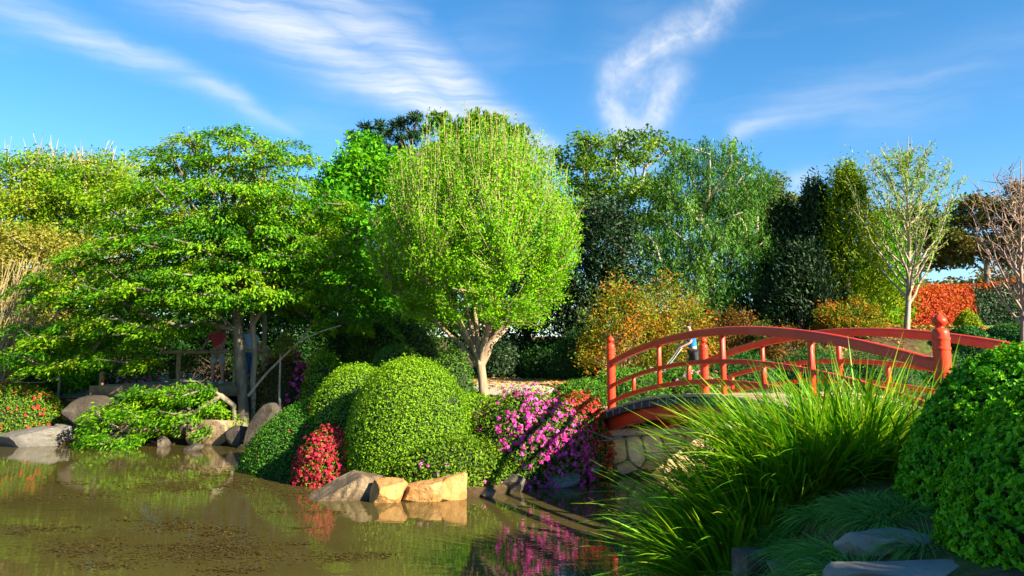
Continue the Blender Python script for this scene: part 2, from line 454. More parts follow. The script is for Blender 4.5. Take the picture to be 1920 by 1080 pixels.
# ------------------------------------------------------------------ terrain
BA = np.array([1.785, 14.58])                      # bridge: near-side post at the garden end
BB = np.array([3.97, 7.45])                        # near-side post at the path end
AX = unit(BB - BA)                                 # along the bridge, towards the viewer's bank
WX = np.array([-AX[1], AX[0]])                     # across the bridge
BLEN = float(np.linalg.norm(BB - BA))
BW = 1.9
POND = np.array([(-40, 19.0), (-16, 19.6), (-12.3, 19.75), (-9.5, 20.0), (-7.0, 19.8), (-6.0, 18.6), (-5.2, 16.7), (-4.0, 14.9), (-3.2, 13.4),
                 (-2.2, 12.5), (-1.2, 12.15), (-.3, 12.4), (.4, 13.5), (1.1, 14.0), (1.55, 14.5), (3.2, 15.0), (6.0, 15.85), (16, 18.8),
                 (18, 14), (8.0, 9.35), (5.2, 8.55), (3.3, 8.0), (2.3, 8.1), (1.55, 7.5), (1.2, 6.4), (.6, 5.2), (-1.5, 4.4), (-8, 4.0), (-40, 3)], float)
def pond_sd(x, y):
    """signed distance to the pond edge, positive on land"""
    P = np.stack([x, y], -1)
    best = np.full(x.shape, 1e9)
    inside = np.zeros(x.shape, bool)
    for i in range(len(POND)):
        a, b = POND[i], POND[(i + 1) % len(POND)]
        ab = b - a
        t = np.clip(((P - a) @ ab) / (ab @ ab), 0, 1)
        d = np.linalg.norm(P - a - t[..., None] * ab, axis=-1)
        best = np.minimum(best, d)
        cond = (a[1] > y) != (b[1] > y)
        with np.errstate(divide='ignore', invalid='ignore'):
            xi = (b[0] - a[0]) * (y - a[1]) / (b[1] - a[1]) + a[0]
        inside ^= cond & (x < xi)
    return np.where(inside, -best, best)
def ground_z(x, y):
    x = np.asarray(x, float)
    y = np.asarray(y, float)
    d = pond_sd(x, y)
    far = smooth01((y - 9.5 + .0 * x) / 2.0)
    amp_near = .42 + .55 * smooth01((x - .4) / 2.2)
    z_near = .06 + (amp_near + .12 * smooth01((x - 1.2) / .6)) * smooth01(d / (2.4 - .9 * smooth01((x - .6) / .8)))
    z_far = .10 + 1.22 * smooth01(d / 8.0)
    z = z_near * (1 - far) + z_far * far
    rise = 1.95 * smooth01((x - 4.5) / 8.0) * smooth01((y - 20) / 10.0)
    rise = rise + 2.6 * smooth01((y - 33) / 30.0)
    z = z + rise * far + .03 * np.sin(x * 1.7 + y * .9) * np.sin(y * 1.3 - x * .6)
    # earth held back behind the two abutments
    s = (x - BA[0]) * -AX[0] + (y - BA[1]) * -AX[1]
    t = (x - BA[0]) * WX[0] + (y - BA[1]) * WX[1]
    m1 = smooth01((s + .0) / .25) * smooth01((t + 1.1) / .9) * (1 - smooth01((t - 3.2) / 2)) * (1 - smooth01((s - 3) / 5))
    z = np.maximum(z, 1.02 * m1)
    s2 = (x - BB[0]) * AX[0] + (y - BB[1]) * AX[1]
    t2 = (x - BB[0]) * WX[0] + (y - BB[1]) * WX[1]
    m2 = smooth01((s2 + .3) / .4) * smooth01((t2 + .9) / .8) * (1 - smooth01((t2 - 6) / 2)) * (1 - smooth01((s2 - 2) / 3))
    z = np.maximum(z, 1.02 * m2)
    return np.where(d < 0, np.maximum(-.7, d * .9) - .02, z)
def gz(x, y):
    return float(ground_z(np.array([x]), np.array([y]))[0])
def on_ground(px, py, lo=4.0, hi=70.0):
    """where the pixel's ray meets the terrain"""
    d = ray(px, py)
    D = np.linspace(lo, hi, 3000)
    X, Z = d[0] / d[1] * D, CZ + d[2] / d[1] * D
    g = ground_z(X, D)
    i = np.argmax(Z <= g)
    return np.array([X[i], D[i], g[i]])

xs = np.concatenate([np.arange(-260, -20, 20), np.arange(-20, 26, .28), np.arange(26.5, 270, 20)])
ys = np.concatenate([np.arange(-120, -4, 20), np.arange(-4, 46, .28), np.arange(46.5, 320, 20)])
gx, gy = np.meshgrid(xs, ys)
gzv = ground_z(gx, gy)
nx, ny = len(xs), len(ys)
ii = (np.arange(ny - 1)[:, None] * nx + np.arange(nx - 1)[None]).ravel()
def ground_mat():
    m, nt = new_mat('earth_and_litter')
    g = nt.n('ShaderNodeNewGeometry')
    pos = g.outputs['Position']
    n1 = nt.n('ShaderNodeTexNoise', {'Vector': pos, 'Scale': .45, 'Detail': 5.0, 'Roughness': .6})
    n2 = nt.n('ShaderNodeTexNoise', {'Vector': pos, 'Scale': 9.0, 'Detail': 8.0, 'Roughness': .7})
    c = ramp(nt, n2.outputs[0], [(.3, (.035, .022, .012)), (.55, (.095, .06, .032)), (.75, (.19, .115, .055))])
    gr = ramp(nt, n2.outputs[0], [(.3, (.03, .055, .010)), (.7, (.10, .15, .025))])
    c = nt.mix(nt.sstep(n1.outputs[0], .5, .62), c, gr)
    sepz = nt.n('ShaderNodeSeparateXYZ', {0: pos})
    c = nt.mix(nt.sstep(sepz.outputs[2], .16, -.04), c, (.03, .024, .012, 1))
    bp = nt.n('ShaderNodeBump', {'Strength': .7, 'Distance': .05, 'Height': n2.outputs[0]})
    p = nt.n('ShaderNodeBsdfPrincipled', {'Base Color': c, 'Roughness': .95, 'Specular IOR Level': .1, 'Normal': bp.outputs[0]})
    nt.n('ShaderNodeOutputMaterial', {'Surface': p.outputs[0]})
    return m
M['soil'] = ground_mat()
ground = ob('ground', mesh_from('ground', np.stack([gx, gy, gzv], -1).reshape(-1, 3), np.stack([ii, ii + 1, ii + nx + 1, ii + nx], -1), smooth=True), M['soil'], kind='structure')

def water_mat():
    m, nt = new_mat('murky_pond_water')
    g = nt.n('ShaderNodeNewGeometry')
    pos = g.outputs['Position']
    n1 = nt.n('ShaderNodeTexNoise', {'Vector': pos, 'Scale': .5, 'Detail': 4.0, 'Roughness': .55})
    c = ramp(nt, n1.outputs[0], [(.3, (.050, .041, .012)), (.7, (.070, .057, .017))])
    mp = nt.n('ShaderNodeMapping', {'Vector': pos, 'Scale': (1.0, 2.6, 1.0)})
    r1 = nt.n('ShaderNodeTexNoise', {'Vector': mp.outputs[0], 'Scale': 2.6, 'Detail': 3.0, 'Roughness': .5})
    r2 = nt.n('ShaderNodeTexNoise', {'Vector': pos, 'Scale': .7, 'Detail': 2.0})
    b = nt.n('ShaderNodeBump', {'Strength': nt.m('MULTIPLY_ADD', nt.sstep(r2.outputs[0], .4, .65), .04, .015), 'Distance': .06, 'Height': r1.outputs[0]})
    p = nt.n('ShaderNodeBsdfPrincipled', {'Base Color': c, 'Roughness': .018, 'IOR': 1.333, 'Specular IOR Level': .5, 'Normal': b.outputs[0]})
    nt.n('ShaderNodeOutputMaterial', {'Surface': p.outputs[0]})
    return m
M['water'] = water_mat()
wv_, wf_ = [], []
pond_o = np.concatenate([POND])
bmw = bmesh.new()
cen = POND.mean(0)
vsw = []
for i, p_ in enumerate(POND):
    a, b = POND[i - 1], POND[(i + 1) % len(POND)]
    tn = unit(b - a)
    nrm = np.array([tn[1], -tn[0]])
    # push the sheet's rim a little way into the bank
    t1 = p_ + nrm * .35
    t2 = p_ - nrm * .35
    sd = pond_sd(np.array([t1[0], t2[0]]), np.array([t1[1], t2[1]]))
    q = t1 if sd[0] > sd[1] else t2
    vsw.append(bmw.verts.new((q[0], q[1], 0)))
fw = bmw.faces.new(vsw)
bmesh.ops.triangulate(bmw, faces=[fw])
bmesh.ops.recalc_face_normals(bmw, faces=bmw.faces)
me = bpy.data.meshes.new('pond_water')
bmw.to_mesh(me)
bmw.free()
if me.polygons[0].normal.z < 0:
    me.flip_normals()
water = ob('pond_water', me, M['water'], kind='structure')

# path of pale gravel beyond the shrubs, and the lawn on the rise
def strip(name, pts, width, mat, lift=.03, cross=8, step=.5):
    pts = np.asarray(pts, float)
    seg = np.linalg.norm(np.diff(pts, axis=0), axis=1)
    s = np.concatenate([[0], np.cumsum(seg)])
    u = np.linspace(0, s[-1], int(s[-1] / step) + 2)
    cx, cy = np.interp(u, s, pts[:, 0]), np.interp(u, s, pts[:, 1])
    k = np.ones(5) / 5
    cx[2:-2], cy[2:-2] = np.convolve(cx, k, 'valid'), np.convolve(cy, k, 'valid')
    tn = unit(np.gradient(np.stack([cx, cy], -1), axis=0))
    w = np.linspace(-.5, .5, cross + 1)
    wd = np.interp(u, s, np.broadcast_to(width, (len(pts),)))
    X = cx[:, None] - tn[:, 1:2] * w[None] * wd[:, None]
    Y = cy[:, None] + tn[:, 0:1] * w[None] * wd[:, None]
    Z = ground_z(X, Y) + lift
    n = cross + 1
    i0 = (np.arange(len(u) - 1)[:, None] * n + np.arange(cross)[None]).ravel()
    return ob(name, mesh_from(name, np.stack([X, Y, Z], -1).reshape(-1, 3), np.stack([i0, i0 + n, i0 + n + 1, i0 + 1], -1), smooth=True), mat, kind='structure')
M['gravel'] = rough_mat('pale_gravel', [(.3, (.30, .26, .20)), (.55, (.44, .39, .31)), (.8, (.56, .51, .42))], 16, .95, .6, coords='Object')
M['grass_far'] = rough_mat('mown_grass', [(.3, (.05, .12, .012)), (.7, (.12, .24, .025))], 14, .95, .6)
strip('footpath', [(-14, 27.6), (-5, 27.2), (0, 26.4), (4, 25.6), (7.5, 25.2)], [6.2, 6.2, 6.2, 5.4, 3.0], M['gravel'])
strip('garden_path', [BA - AX * .45 + WX * .95, BA - AX * 2.5 + WX * .95, BA - AX * 6 + WX * .6, BA - AX * 9.5 + WX * .3], 1.7, M['gravel'], lift=.035, cross=4)
strip('lawn', [(14, 33), (19, 33), (30, 34)], 9.0, M['grass_far'], lift=.03)

# ------------------------------------------------------------------ the red arched bridge
RISE = .45
def arc_z(s):                                      # rise above the ends, s = 0..1 along the bridge
    return RISE * (1 - (2 * s - 1) ** 2)
def bpt(s, t, z):                                  # s along (0..1), t across in metres, z above water at the ends
    p_ = BA + AX * (s * BLEN) + WX * t
    return np.array([p_[0], p_[1], z])
bridge_base = bpt(.5, BW / 2, 0)
bridge = thing('footbridge', 'red painted arched timber footbridge with curved handrails over the pond', 'bridge', (bridge_base[0], bridge_base[1], 1.0))

def sweep(name, s0, s1, t, z0, prof, n=40, mat=None, parent=None, label=None):
    """sweep a closed profile (across, up) along the arc"""
    prof = np.asarray(prof, float)
    k = len(prof)
    V = []
    for s in np.linspace(s0, s1, n):
        base = bpt(s, t, z0 + arc_z(s))
        ds = 1e-3
        slope = (arc_z(s + ds) - arc_z(s - ds)) / (2 * ds * BLEN)
        upv = unit(np.array([-AX[0] * slope, -AX[1] * slope, 1.0]))
        for a, b in prof:
            V.append(base + np.array([WX[0], WX[1], 0]) * a + upv * b)
    V = np.array(V)
    Fq = []
    for i in range(n - 1):
        for j in range(k):
            j2 = (j + 1) % k
            Fq.append((i * k + j, i * k + j2, (i + 1) * k + j2, (i + 1) * k + j))
    bm = bmesh.new()
    bv = [bm.verts.new(v) for v in V]
    for f in Fq:
        bm.faces.new([bv[q] for q in f])
    bm.faces.new(bv[:k])
    bm.faces.new(bv[-k:])
    bmesh.ops.recalc_face_normals(bm, faces=bm.faces)
    me = bpy.data.meshes.new(name)
    bm.to_mesh(me)
    bm.free()
    me.polygons.foreach_set('use_smooth', np.ones(len(me.polygons), bool))
    o = ob(name, me, mat, parent, label=label)
    me.set_sharp_from_angle(angle=math.radians(40))
    return o
def rect(w, h, c=.008):
    w, h = w / 2, h / 2
    return [(-w + c, -h), (w - c, -h), (w, -h + c), (w, h - c), (w - c, h), (-w + c, h), (-w, h - c), (-w, -h + c)]
def handrail_prof(w, h):                           # broad rail with a rounded back
    pts = [(-w / 2, -h / 2), (w / 2, -h / 2), (w / 2, h * .12)]
    for k in range(1, 8):
        a = math.pi * k / 8
        pts.append((w / 2 * math.cos(a), h * .12 + h * .38 * math.sin(a)))
    pts.append((-w / 2, h * .12))
    return pts
post_prof = [(.076, 0), (.076, 1.06), (.081, 1.065), (.081, 1.085), (.076, 1.09), (.076, 1.15), (.081, 1.155), (.081, 1.175), (.076, 1.18), (.076, 1.215), (.070, 1.24), (.052, 1.258), (.036, 1.264),
             (.034, 1.275), (.045, 1.285), (.062, 1.305), (.067, 1.325), (.062, 1.345), (.046, 1.365), (.026, 1.385), (.012, 1.402), (.004, 1.42), (.0005, 1.425)]
post_me = lathe_mesh('post', post_prof, 20)
post_me.set_sharp_from_angle(angle=math.radians(35))
post_me.materials.append(M['red'])
for t in (0.0, BW):
    for s in (0.0, 1.0):
        o = ob('post', post_me, None, bridge)
        p_ = bpt(s, t, 1.075)
        o.matrix_parent_inverse.identity()
        o.location = Vector(p_) - bridge.location
    sweep('handrail', .008, .992, t, 1.985, handrail_prof(.085, .115), 48, M['red'], bridge)
    sweep('middle_rail', .008, .992, t, 1.575, rect(.055, .065), 48, M['red'], bridge)
    sweep('lower_rail', .008, .992, t, 1.295, rect(.055, .07), 48, M['red'], bridge)
    for k in range(1, 8):
        s = k / 8
        za = arc_z(s)
        if k == 4:
            z0, z1, w = 1.07, 1.935, .062
        elif k % 2 == 0:
            z0, z1, w = 1.32, 1.935, .058
        else:
            z0, z1, w = 1.32, 1.555, .052
        c = bpt(s, t, 0)
        v, f = boxv((-w / 2, -w / 2, 0), (w / 2, w / 2, z1 - z0))
        v = np.array(v)
        X = c[0] + v[:, 0] * WX[0] + v[:, 1] * AX[0]
        Y = c[1] + v[:, 0] * WX[1] + v[:, 1] * AX[1]
        ob('baluster', bevel_mesh(mesh_from('baluster', np.stack([X, Y, v[:, 2] + z0 + za], -1), f), .005, 1), M['red'], bridge)
# deck: boards across, trim along the edges, red beams below
deck = sweep('deck', -.072, 1.072, BW / 2, 1.026, rect(BW + .28, .02, .004), 60, M['plank'], bridge)
NPL = 56
deck_off = Vector((0, 0, 0))                       # the deck's own mesh is in world coordinates
plank_w = (BLEN + 1.1) / NPL
pv, pf = boxv((-.17, -plank_w / 2 + .005, -.045), (BW + .17, plank_w / 2 - .005, 0.0))
plank_me = bevel_mesh(mesh_from('plank', pv, pf), .004, 1)
plank_me.materials.append(M['plank'])
rr = rng_of(5)
for k in range(NPL):
    s = (-.55 + (k + .5) * plank_w) / BLEN
    slope = (arc_z(s + .001) - arc_z(s - .001)) / (.002 * BLEN)
    o = ob('plank', plank_me, None, deck)
    o.matrix_parent_inverse.identity()
    p_ = bpt(s, 0, 1.085 + arc_z(s) + rr.uniform(-.003, .003))
    o.rotation_mode = 'QUATERNION'
    ax3 = unit(np.array([AX[0], AX[1], slope]))
    wx3 = np.array([WX[0], WX[1], 0])
    R3 = Matrix((Vector(wx3), Vector(ax3), Vector(np.cross(wx3, ax3)))).transposed()
    o.rotation_quaternion = R3.to_quaternion()
    o.location = Vector(p_) - deck_off
for t in (-.175, BW + .175):
    edge = sweep('edge_trim', -.072, 1.072, t, 1.02, rect(.05, .10, .006), 60, M['plank_end'], bridge)
    for k in range(30):                            # bent straps holding the trim
        s = (k + .5) / 30 * 1.12 - .06
        c = bpt(s, t + (-.032 if t < 0 else .032), 0)
        v, f = boxv((-.006, -.011, .972), (.006, .011, 1.068))
        v = np.array(v)
        X = c[0] + v[:, 0] * WX[0] + v[:, 1] * AX[0]
        Y = c[1] + v[:, 0] * WX[1] + v[:, 1] * AX[1]
        ob('strap', mesh_from('strap', np.stack([X, Y, v[:, 2] + arc_z(s)], -1), f), M['cable'], edge)
for t in (-.03, BW / 2, BW + .03):
    sweep('arched_beam', -.055, 1.055, t, .885, rect(.13, .20, .01), 48, M['red'], bridge)
# grey cables looped under the garden end
def cable(pts, r_=.011):
    pts = np.array(pts)
    u = np.linspace(0, 1, len(pts))
    uu = np.linspace(0, 1, 30)
    P = np.stack([np.interp(uu, u, pts[:, k]) for k in range(3)], -1)
    for _ in range(4):
        P[1:-1] = (P[:-2] + 2 * P[1:-1] + P[2:]) / 4
    return tube_mesh('cable', [(P, r_)], 6)
c1 = [atD(x, y, 14.2) for x, y in [(1165, 800), (1182, 797), (1172, 812), (1160, 822), (1135, 826), (1112, 828), (1085, 832)]]
o = ob('power_cable', cable(c1), M['cable'])
tag(o, 'grey cable drooping under the garden end of the red bridge', 'cable')
c2 = [atD(x, y, 14.15) for x, y in [(1197, 793), (1200, 806), (1190, 818), (1170, 824), (1140, 822), (1116, 812), (1100, 806)]]
o = ob('power_cable', cable(c2), M['cable'])
tag(o, 'grey cable hanging in an open loop beside the stone abutment', 'cable')

# ------------------------------------------------------------------ stone abutments
def clip_poly(poly, n, d):
    out = []
    for i in range(len(poly)):
        a, b = poly[i], poly[(i + 1) % len(poly)]
        da, db = a @ n - d, b @ n - d
        if da <= 0:
            out.append(a)
        if (da < 0) != (db < 0) and da != db:
            out.append(a + (b - a) * (da / (da - db)))
    return out
def voronoi(seeds, lo, hi, gap):
    cells = []
    for i, s in enumerate(seeds):
        poly = [np.array(v, float) for v in ((lo[0], lo[1]), (hi[0], lo[1]), (hi[0], hi[1]), (lo[0], hi[1]))]
        for j, q in enumerate(seeds):
            if i == j:
                continue
            n = unit(q - s)
            poly = clip_poly(poly, n, ((s + q) / 2) @ n - gap / 2)
            if len(poly) < 3:
                break
        if len(poly) >= 3:
            cells.append(np.array(poly))
    return cells
def stone_wall(name, label, origin, along, out, length, height, seed, mats, size=.34):
    """random rubble facing: each stone a bevelled polygon standing proud of the mortar"""
    w = thing(name, label, 'wall', origin)
    r = rng_of(seed)
    al, ou, up = np.array([*along, 0.0]), np.array([*out, 0.0]), np.array([0, 0, 1.0])
    org = np.array(origin, float)
    def P(u, v, d):
        return org + al * u + up * v + ou * d
    v, f = boxv((0, 0, 0), (1, 1, 1))
    V = np.array([P(a * length, -.5 + b * (height + .5), -.35 + c * .35) for a, b, c in v])
    ob('mortar', mesh_from('mortar', V, f), M['mortar'], w)
    seeds = []
    nx_, ny_ = int(length / size), int((height + .2) / (size * .9))
    for i in range(nx_):
        for j in range(ny_):
            seeds.append(np.array([(i + .5 + r.uniform(-.36, .36) + .5 * (j % 2)) * length / nx_, -.2 + (j + .5 + r.uniform(-.34, .34)) * (height + .2) / ny_]))
    for cpoly in voronoi(seeds, (.01, -.2), (length - .01, height - .01), .015):
        c = cpoly.mean(0)
        # round the outline: cut the corners
        pts = []
        for i in range(len(cpoly)):
            a, b = cpoly[i], cpoly[(i + 1) % len(cpoly)]
            pts += [a + (b - a) * .16, a + (b - a) * .84]
        pts = np.array(pts)
        k = len(pts)
        dep = .035 + r.uniform(0, .03)
        tilt = r.uniform(-.05, .05, 2)
        rings = []
        for sc_, dd in ((1.0, -.02), (.985, dep * .6), (.90, dep), (.45, dep + r.uniform(.0, .018))):
            q = c + (pts - c) * sc_
            rings.append(np.array([P(a, b, dd + ((np.array([a, b]) - c) @ tilt if sc_ < .99 else 0)) for a, b in q]))
        V = np.concatenate(rings + [P(c[0], c[1], dep + .01)[None]])
        Fc = []
        for ri in range(3):
            for i in range(k):
                i2 = (i + 1) % k
                Fc.append((ri * k + i, ri * k + i2, (ri + 1) * k + i2, (ri + 1) * k + i))
        bm = bmesh.new()
        bv = [bm.verts.new(x) for x in V]
        for q in Fc:
            bm.faces.new([bv[x] for x in q])
        for i in range(k):
            bm.faces.new([bv[3 * k + i], bv[3 * k + (i + 1) % k], bv[4 * k]])
        bmesh.ops.recalc_face_normals(bm, faces=bm.faces)
        me = bpy.data.meshes.new('stone')
        bm.to_mesh(me)
        bm.free()
        ob('stone', me, mats[r.integers(len(mats))], w)
    ob('coping', bevel_mesh(mesh_from('coping', np.array([P(-.02 + a * (length + .04), height + .003 + b * .12, -.36 + c * .44) for a, b, c in v]), f), .015, 1), M['concrete'], w)
    return w
WALLM = [rough_mat('wallstone_ochre', [(.25, (.26, .17, .09)), (.55, (.44, .31, .17)), (.8, (.56, .43, .27))], 3, .85, .7, dist=.03),
         rough_mat('wallstone_rust', [(.25, (.24, .12, .06)), (.55, (.42, .25, .12)), (.8, (.52, .37, .21))], 3, .85, .7, dist=.03),
         rough_mat('wallstone_buff', [(.25, (.30, .23, .14)), (.55, (.50, .40, .26)), (.8, (.62, .53, .37))], 3, .85, .7, dist=.03)]
o1 = BA - AX * .02 - WX * .22
stone_wall('stone_abutment', 'ochre rubble stone abutment wall under the garden end of the red bridge', (o1[0], o1[1], 0), WX, AX, 4.4, .70, 11, WALLM, .36)
o2 = BB + AX * .1 - WX * .25
stone_wall('stone_abutment', 'rubble stone abutment wall under the path end of the red bridge behind the rush clump', (o2[0] + WX[0] * 4.2, o2[1] + WX[1] * 4.2, 0), -WX, -AX, 4.2, .70, 12, WALLM, .42)

# ------------------------------------------------------------------ rocks
def ico(sub):
    bm = bmesh.new()
    bmesh.ops.create_icosphere(bm, subdivisions=sub, radius=1.0)
    V = np.array([v.co[:] for v in bm.verts])
    Fc = np.array([[v.index for v in f.verts] for f in bm.faces])
    bm.free()
    return V, Fc
ICO4, ICO3 = ico(5), ico(4)
def rock_mesh(seed, dims, cuts=9, flat_top=None, ridges=None, hi=False, block=False):
    r = rng_of(seed)
    V, Fc = (ICO4 if hi else ICO3)
    V = V.copy()
    if block:
        for ax_ in ((1, 0, 0), (-1, 0, 0), (0, 1, 0), (0, -1, 0), (0, 0, 1)):
            n = unit(np.array(ax_) + r.normal(0, .16, 3))
            ex = np.maximum(0, V @ n - r.uniform(.55, .66))
            V -= ex[:, None] * n
    for k in range(cuts):
        n = unit(r.normal(size=3) * np.array([1, 1, .8]))
        d = r.uniform(.50, .80) if not block else r.uniform(.66, .88)
        ex = np.maximum(0, V @ n - d)
        V -= ex[:, None] * n * .97
    if flat_top is not None:
        V[:, 2] = np.minimum(V[:, 2], flat_top + .02 * V[:, 0])
    V += unit(V) * (.03 * vnoise(V, 3.2, seed) + .026 * vnoise(V, 9, seed + 1) + .016 * np.abs(vnoise(V, 22, seed + 2)) + .008 * vnoise(V, 50, seed + 4))[:, None]
    if ridges:
        V += unit(V) * (.05 * np.abs(np.sin(V @ np.array(ridges))))[:, None]
    V *= np.asarray(dims) / 2
    me = mesh_from('rock', V, Fc, smooth=True)
    me.set_sharp_from_angle(angle=math.radians(24))
    return me
def rock(label, loc, dims, rot, seed, mat, sink=.25, group=None, name='rock', **kw):
    me = rock_mesh(seed, dims, **kw)
    me.name = name
    o = ob(name, me, mat)
    o.location = (loc[0], loc[1], loc[2] + dims[2] * (.5 - sink))
    o.rotation_euler = rot
    return tag(o, label, 'rock', group)
def prock(label, x, ywater, wpx, hpx, depth, seed, mat, z=0.0, rot=(0, 0, 0), **kw):
    """rock whose foot is at photo pixel (x, ywater) at height z"""
    c = atz(x, ywater, z)
    D = c[1] + depth * .35
    m_ = px_m(D) * 1.03
    c = np.array([c[0] * D / c[1], D, z])
    return rock(label, c, (wpx * m_ * (1.2 if kw.get('block') else 1.05), depth, hpx * m_ * (1.15 if kw.get('block') else 1.38)), rot, seed, mat, **kw)
# the point below the clipped mounds
def wedge_rock():
    r = rng_of(21)
    V, Fc = ICO4
    V = V.copy()
    for n, d in (((-.52, -.10, .85), .16), ((.93, -.25, .25), .58), ((-.1, -1, .12), .40), ((0, 1, .1), .6), ((.35, -.45, .8), .50), ((-1, 0, 0), .92), ((.6, -.75, .2), .52), ((.12, 0, 1), .36)):
        n = unit(np.array(n, float))
        V -= np.maximum(0, V @ n - d)[:, None] * n
    V += unit(V) * (.03 * vnoise(V, 4, 21) + .02 * vnoise(V, 12, 22) + .010 * vnoise(V, 34, 23))[:, None]
    front = smooth01((-V[:, 1] + .05) * 4)
    g = np.sin((V[:, 0] * 1.0 - V[:, 2] * .55 + .03 * vnoise(V, 5, 24)) * 17)
    V[:, 1] += front * 0.085 * np.abs(g) * smooth01((.45 - V[:, 0]) * 3)
    V *= np.array([.78, .55, .78])
    me = mesh_from('rock', V, Fc, smooth=True)
    me.set_sharp_from_angle(angle=math.radians(26))
    o = ob('rock', me, M['rock_brown'])
    c = atz(640, 944, 0)
    o.location = (c[0] - .04, c[1] + .42, .10)
    o.rotation_euler = (0, math.radians(4), .22)
    tag(o, 'ribbed dark wedge of rock sloping up out of the pond', 'rock')
wedge_rock()
prock('blocky orange rock at the water between the ribbed slab and a longer rock', 729, 944, 66, 50, .55, 22, M['rock_ochre'], block=True, rot=(0, .04, .1), cuts=11, hi=True)
prock('long orange rock crossed by the shadow of the bridge rail', 793, 942, 100, 46, .6, 23, M['rock_ochre'], block=True, rot=(.05, -.08, -.05), cuts=11, hi=True)
prock('tallest orange rock of the waterside row with a pale pointed top', 846, 938, 66, 58, .6, 24, M['rock_ochre'], block=True, rot=(0, -.12, .2), cuts=11, hi=True)
prock('small brown rock tucked behind the tall orange rock', 884, 925, 44, 30, .5, 25, M['rock_tan'])
prock('pale chunk of rock standing behind the ribbed slab', 672, 930, 56, 40, .5, 26, block=True, mat=M['rock_tan'])
prock('low dark rock at the water under the magenta azalea', 955, 924, 92, 28, .6, 27, M['rock_dark'])
prock('flat rounded grey rock below the magenta azalea blossoms', 1042, 914, 84, 34, .7, 28, M['rock_grey'])
prock('dark boulder touching the left edge of the stone abutment', 1098, 904, 62, 50, .7, 29, M['rock_dark'])
prock('dark rock wedged above the boulder beside the stone abutment', 1112, 872, 48, 52, .6, 30, M['rock_dark'], z=.22)
prock('dark rock in the shade under the azalea overhang', 990, 902, 70, 40, .6, 31, M['rock_dark'])
prock('little wet stone poking out of the water below the flat grey rock', 915, 934, 40, 14, .35, 32, M['rock_dark'])
# the far bank below the maple
prock('long low grey rock at the water under the red-flecked azalea', 62, 838, 138, 34, 1.1, 41, M['rock_grey'])
prock('grey knobbly rock beside the red-flecked azalea', 118, 832, 54, 48, .8, 42, block=True, mat=M['rock_grey'])
prock('large dark boulder with a pale top left of the maple branches', 172, 812, 110, 62, 1.2, 43, M['rock_dark'], z=.25)
prock('tan rock with a sunlit top at the end of the stone slab', 180, 758, 44, 30, .9, 44, block=True, mat=M['rock_tan'], z=.7)
prock('broad tan boulder at the water left of the maple trunk', 398, 836, 96, 66, 1.2, 45, block=True, mat=M['rock_tan'])
prock('leaning dark slab of rock beside the foot of the maple', 492, 842, 54, 78, .8, 46, M['rock_dark'], rot=(0, .32, .4), cuts=7)
prock('dark rock at the water below the leaning slab', 452, 838, 60, 36, .8, 47, M['rock_dark'])
prock('small brown rock at the water under the low maple branches', 306, 838, 24, 18, .4, 48, M['rock_dark'])
prock('dark rock at the water under the drooping maple spray', 226, 836, 80, 36, .8, 49, M['rock_dark'])
prock('tan flat rock catching sun behind the drooping maple spray', 250, 812, 90, 28, .8, 50, M['rock_tan'], z=.3)
prock('jagged brown rock in the sun right of the drooping spray', 292, 802, 60, 34, .7, 51, block=True, mat=M['rock_tan'], z=.35)
prock('rounded brown rock in the shadow behind the maple trunk', 345, 812, 70, 40, .8, 52, M['rock_dark'], z=.3)
prock('low wet stone lying in the shallows below the maple', 365, 846, 40, 12, .4, 53, M['rock_dark'])

# ------------------------------------------------------------------ clipped mounds, shrubs and azaleas
ICO2 = ico(3)
def dome_points(r, n, p=2.3, zmin=-.15):
    d = rand_dirs(r, int(n * 2.2) + 50)
    d = d[d[:, 2] > zmin][:n]
    ad = np.abs(d)
    hor = np.hypot(d[:, 0], d[:, 1])
    k = (hor ** p + ad[:, 2] ** p) ** (-1 / p)
    P = d * k[:, None]
    hx = np.hypot(P[:, 0], P[:, 1])
    nrm = np.stack([P[:, 0] * hx ** (p - 2), P[:, 1] * hx ** (p - 2), np.sign(P[:, 2]) * np.abs(P[:, 2]) ** (p - 1)], -1)
    return P, unit(nrm)
def lump(P, c, amp, scale, seed):
    return 1 + amp * vnoise(P, scale, seed, 2)
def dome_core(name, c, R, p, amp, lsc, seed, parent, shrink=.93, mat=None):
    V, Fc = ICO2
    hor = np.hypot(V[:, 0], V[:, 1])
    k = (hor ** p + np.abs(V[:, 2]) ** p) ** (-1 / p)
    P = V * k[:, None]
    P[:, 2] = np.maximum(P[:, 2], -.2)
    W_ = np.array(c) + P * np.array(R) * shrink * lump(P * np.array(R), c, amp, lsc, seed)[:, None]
    return ob(name, mesh_from(name, W_, Fc, smooth=True), mat or M['core'], parent)
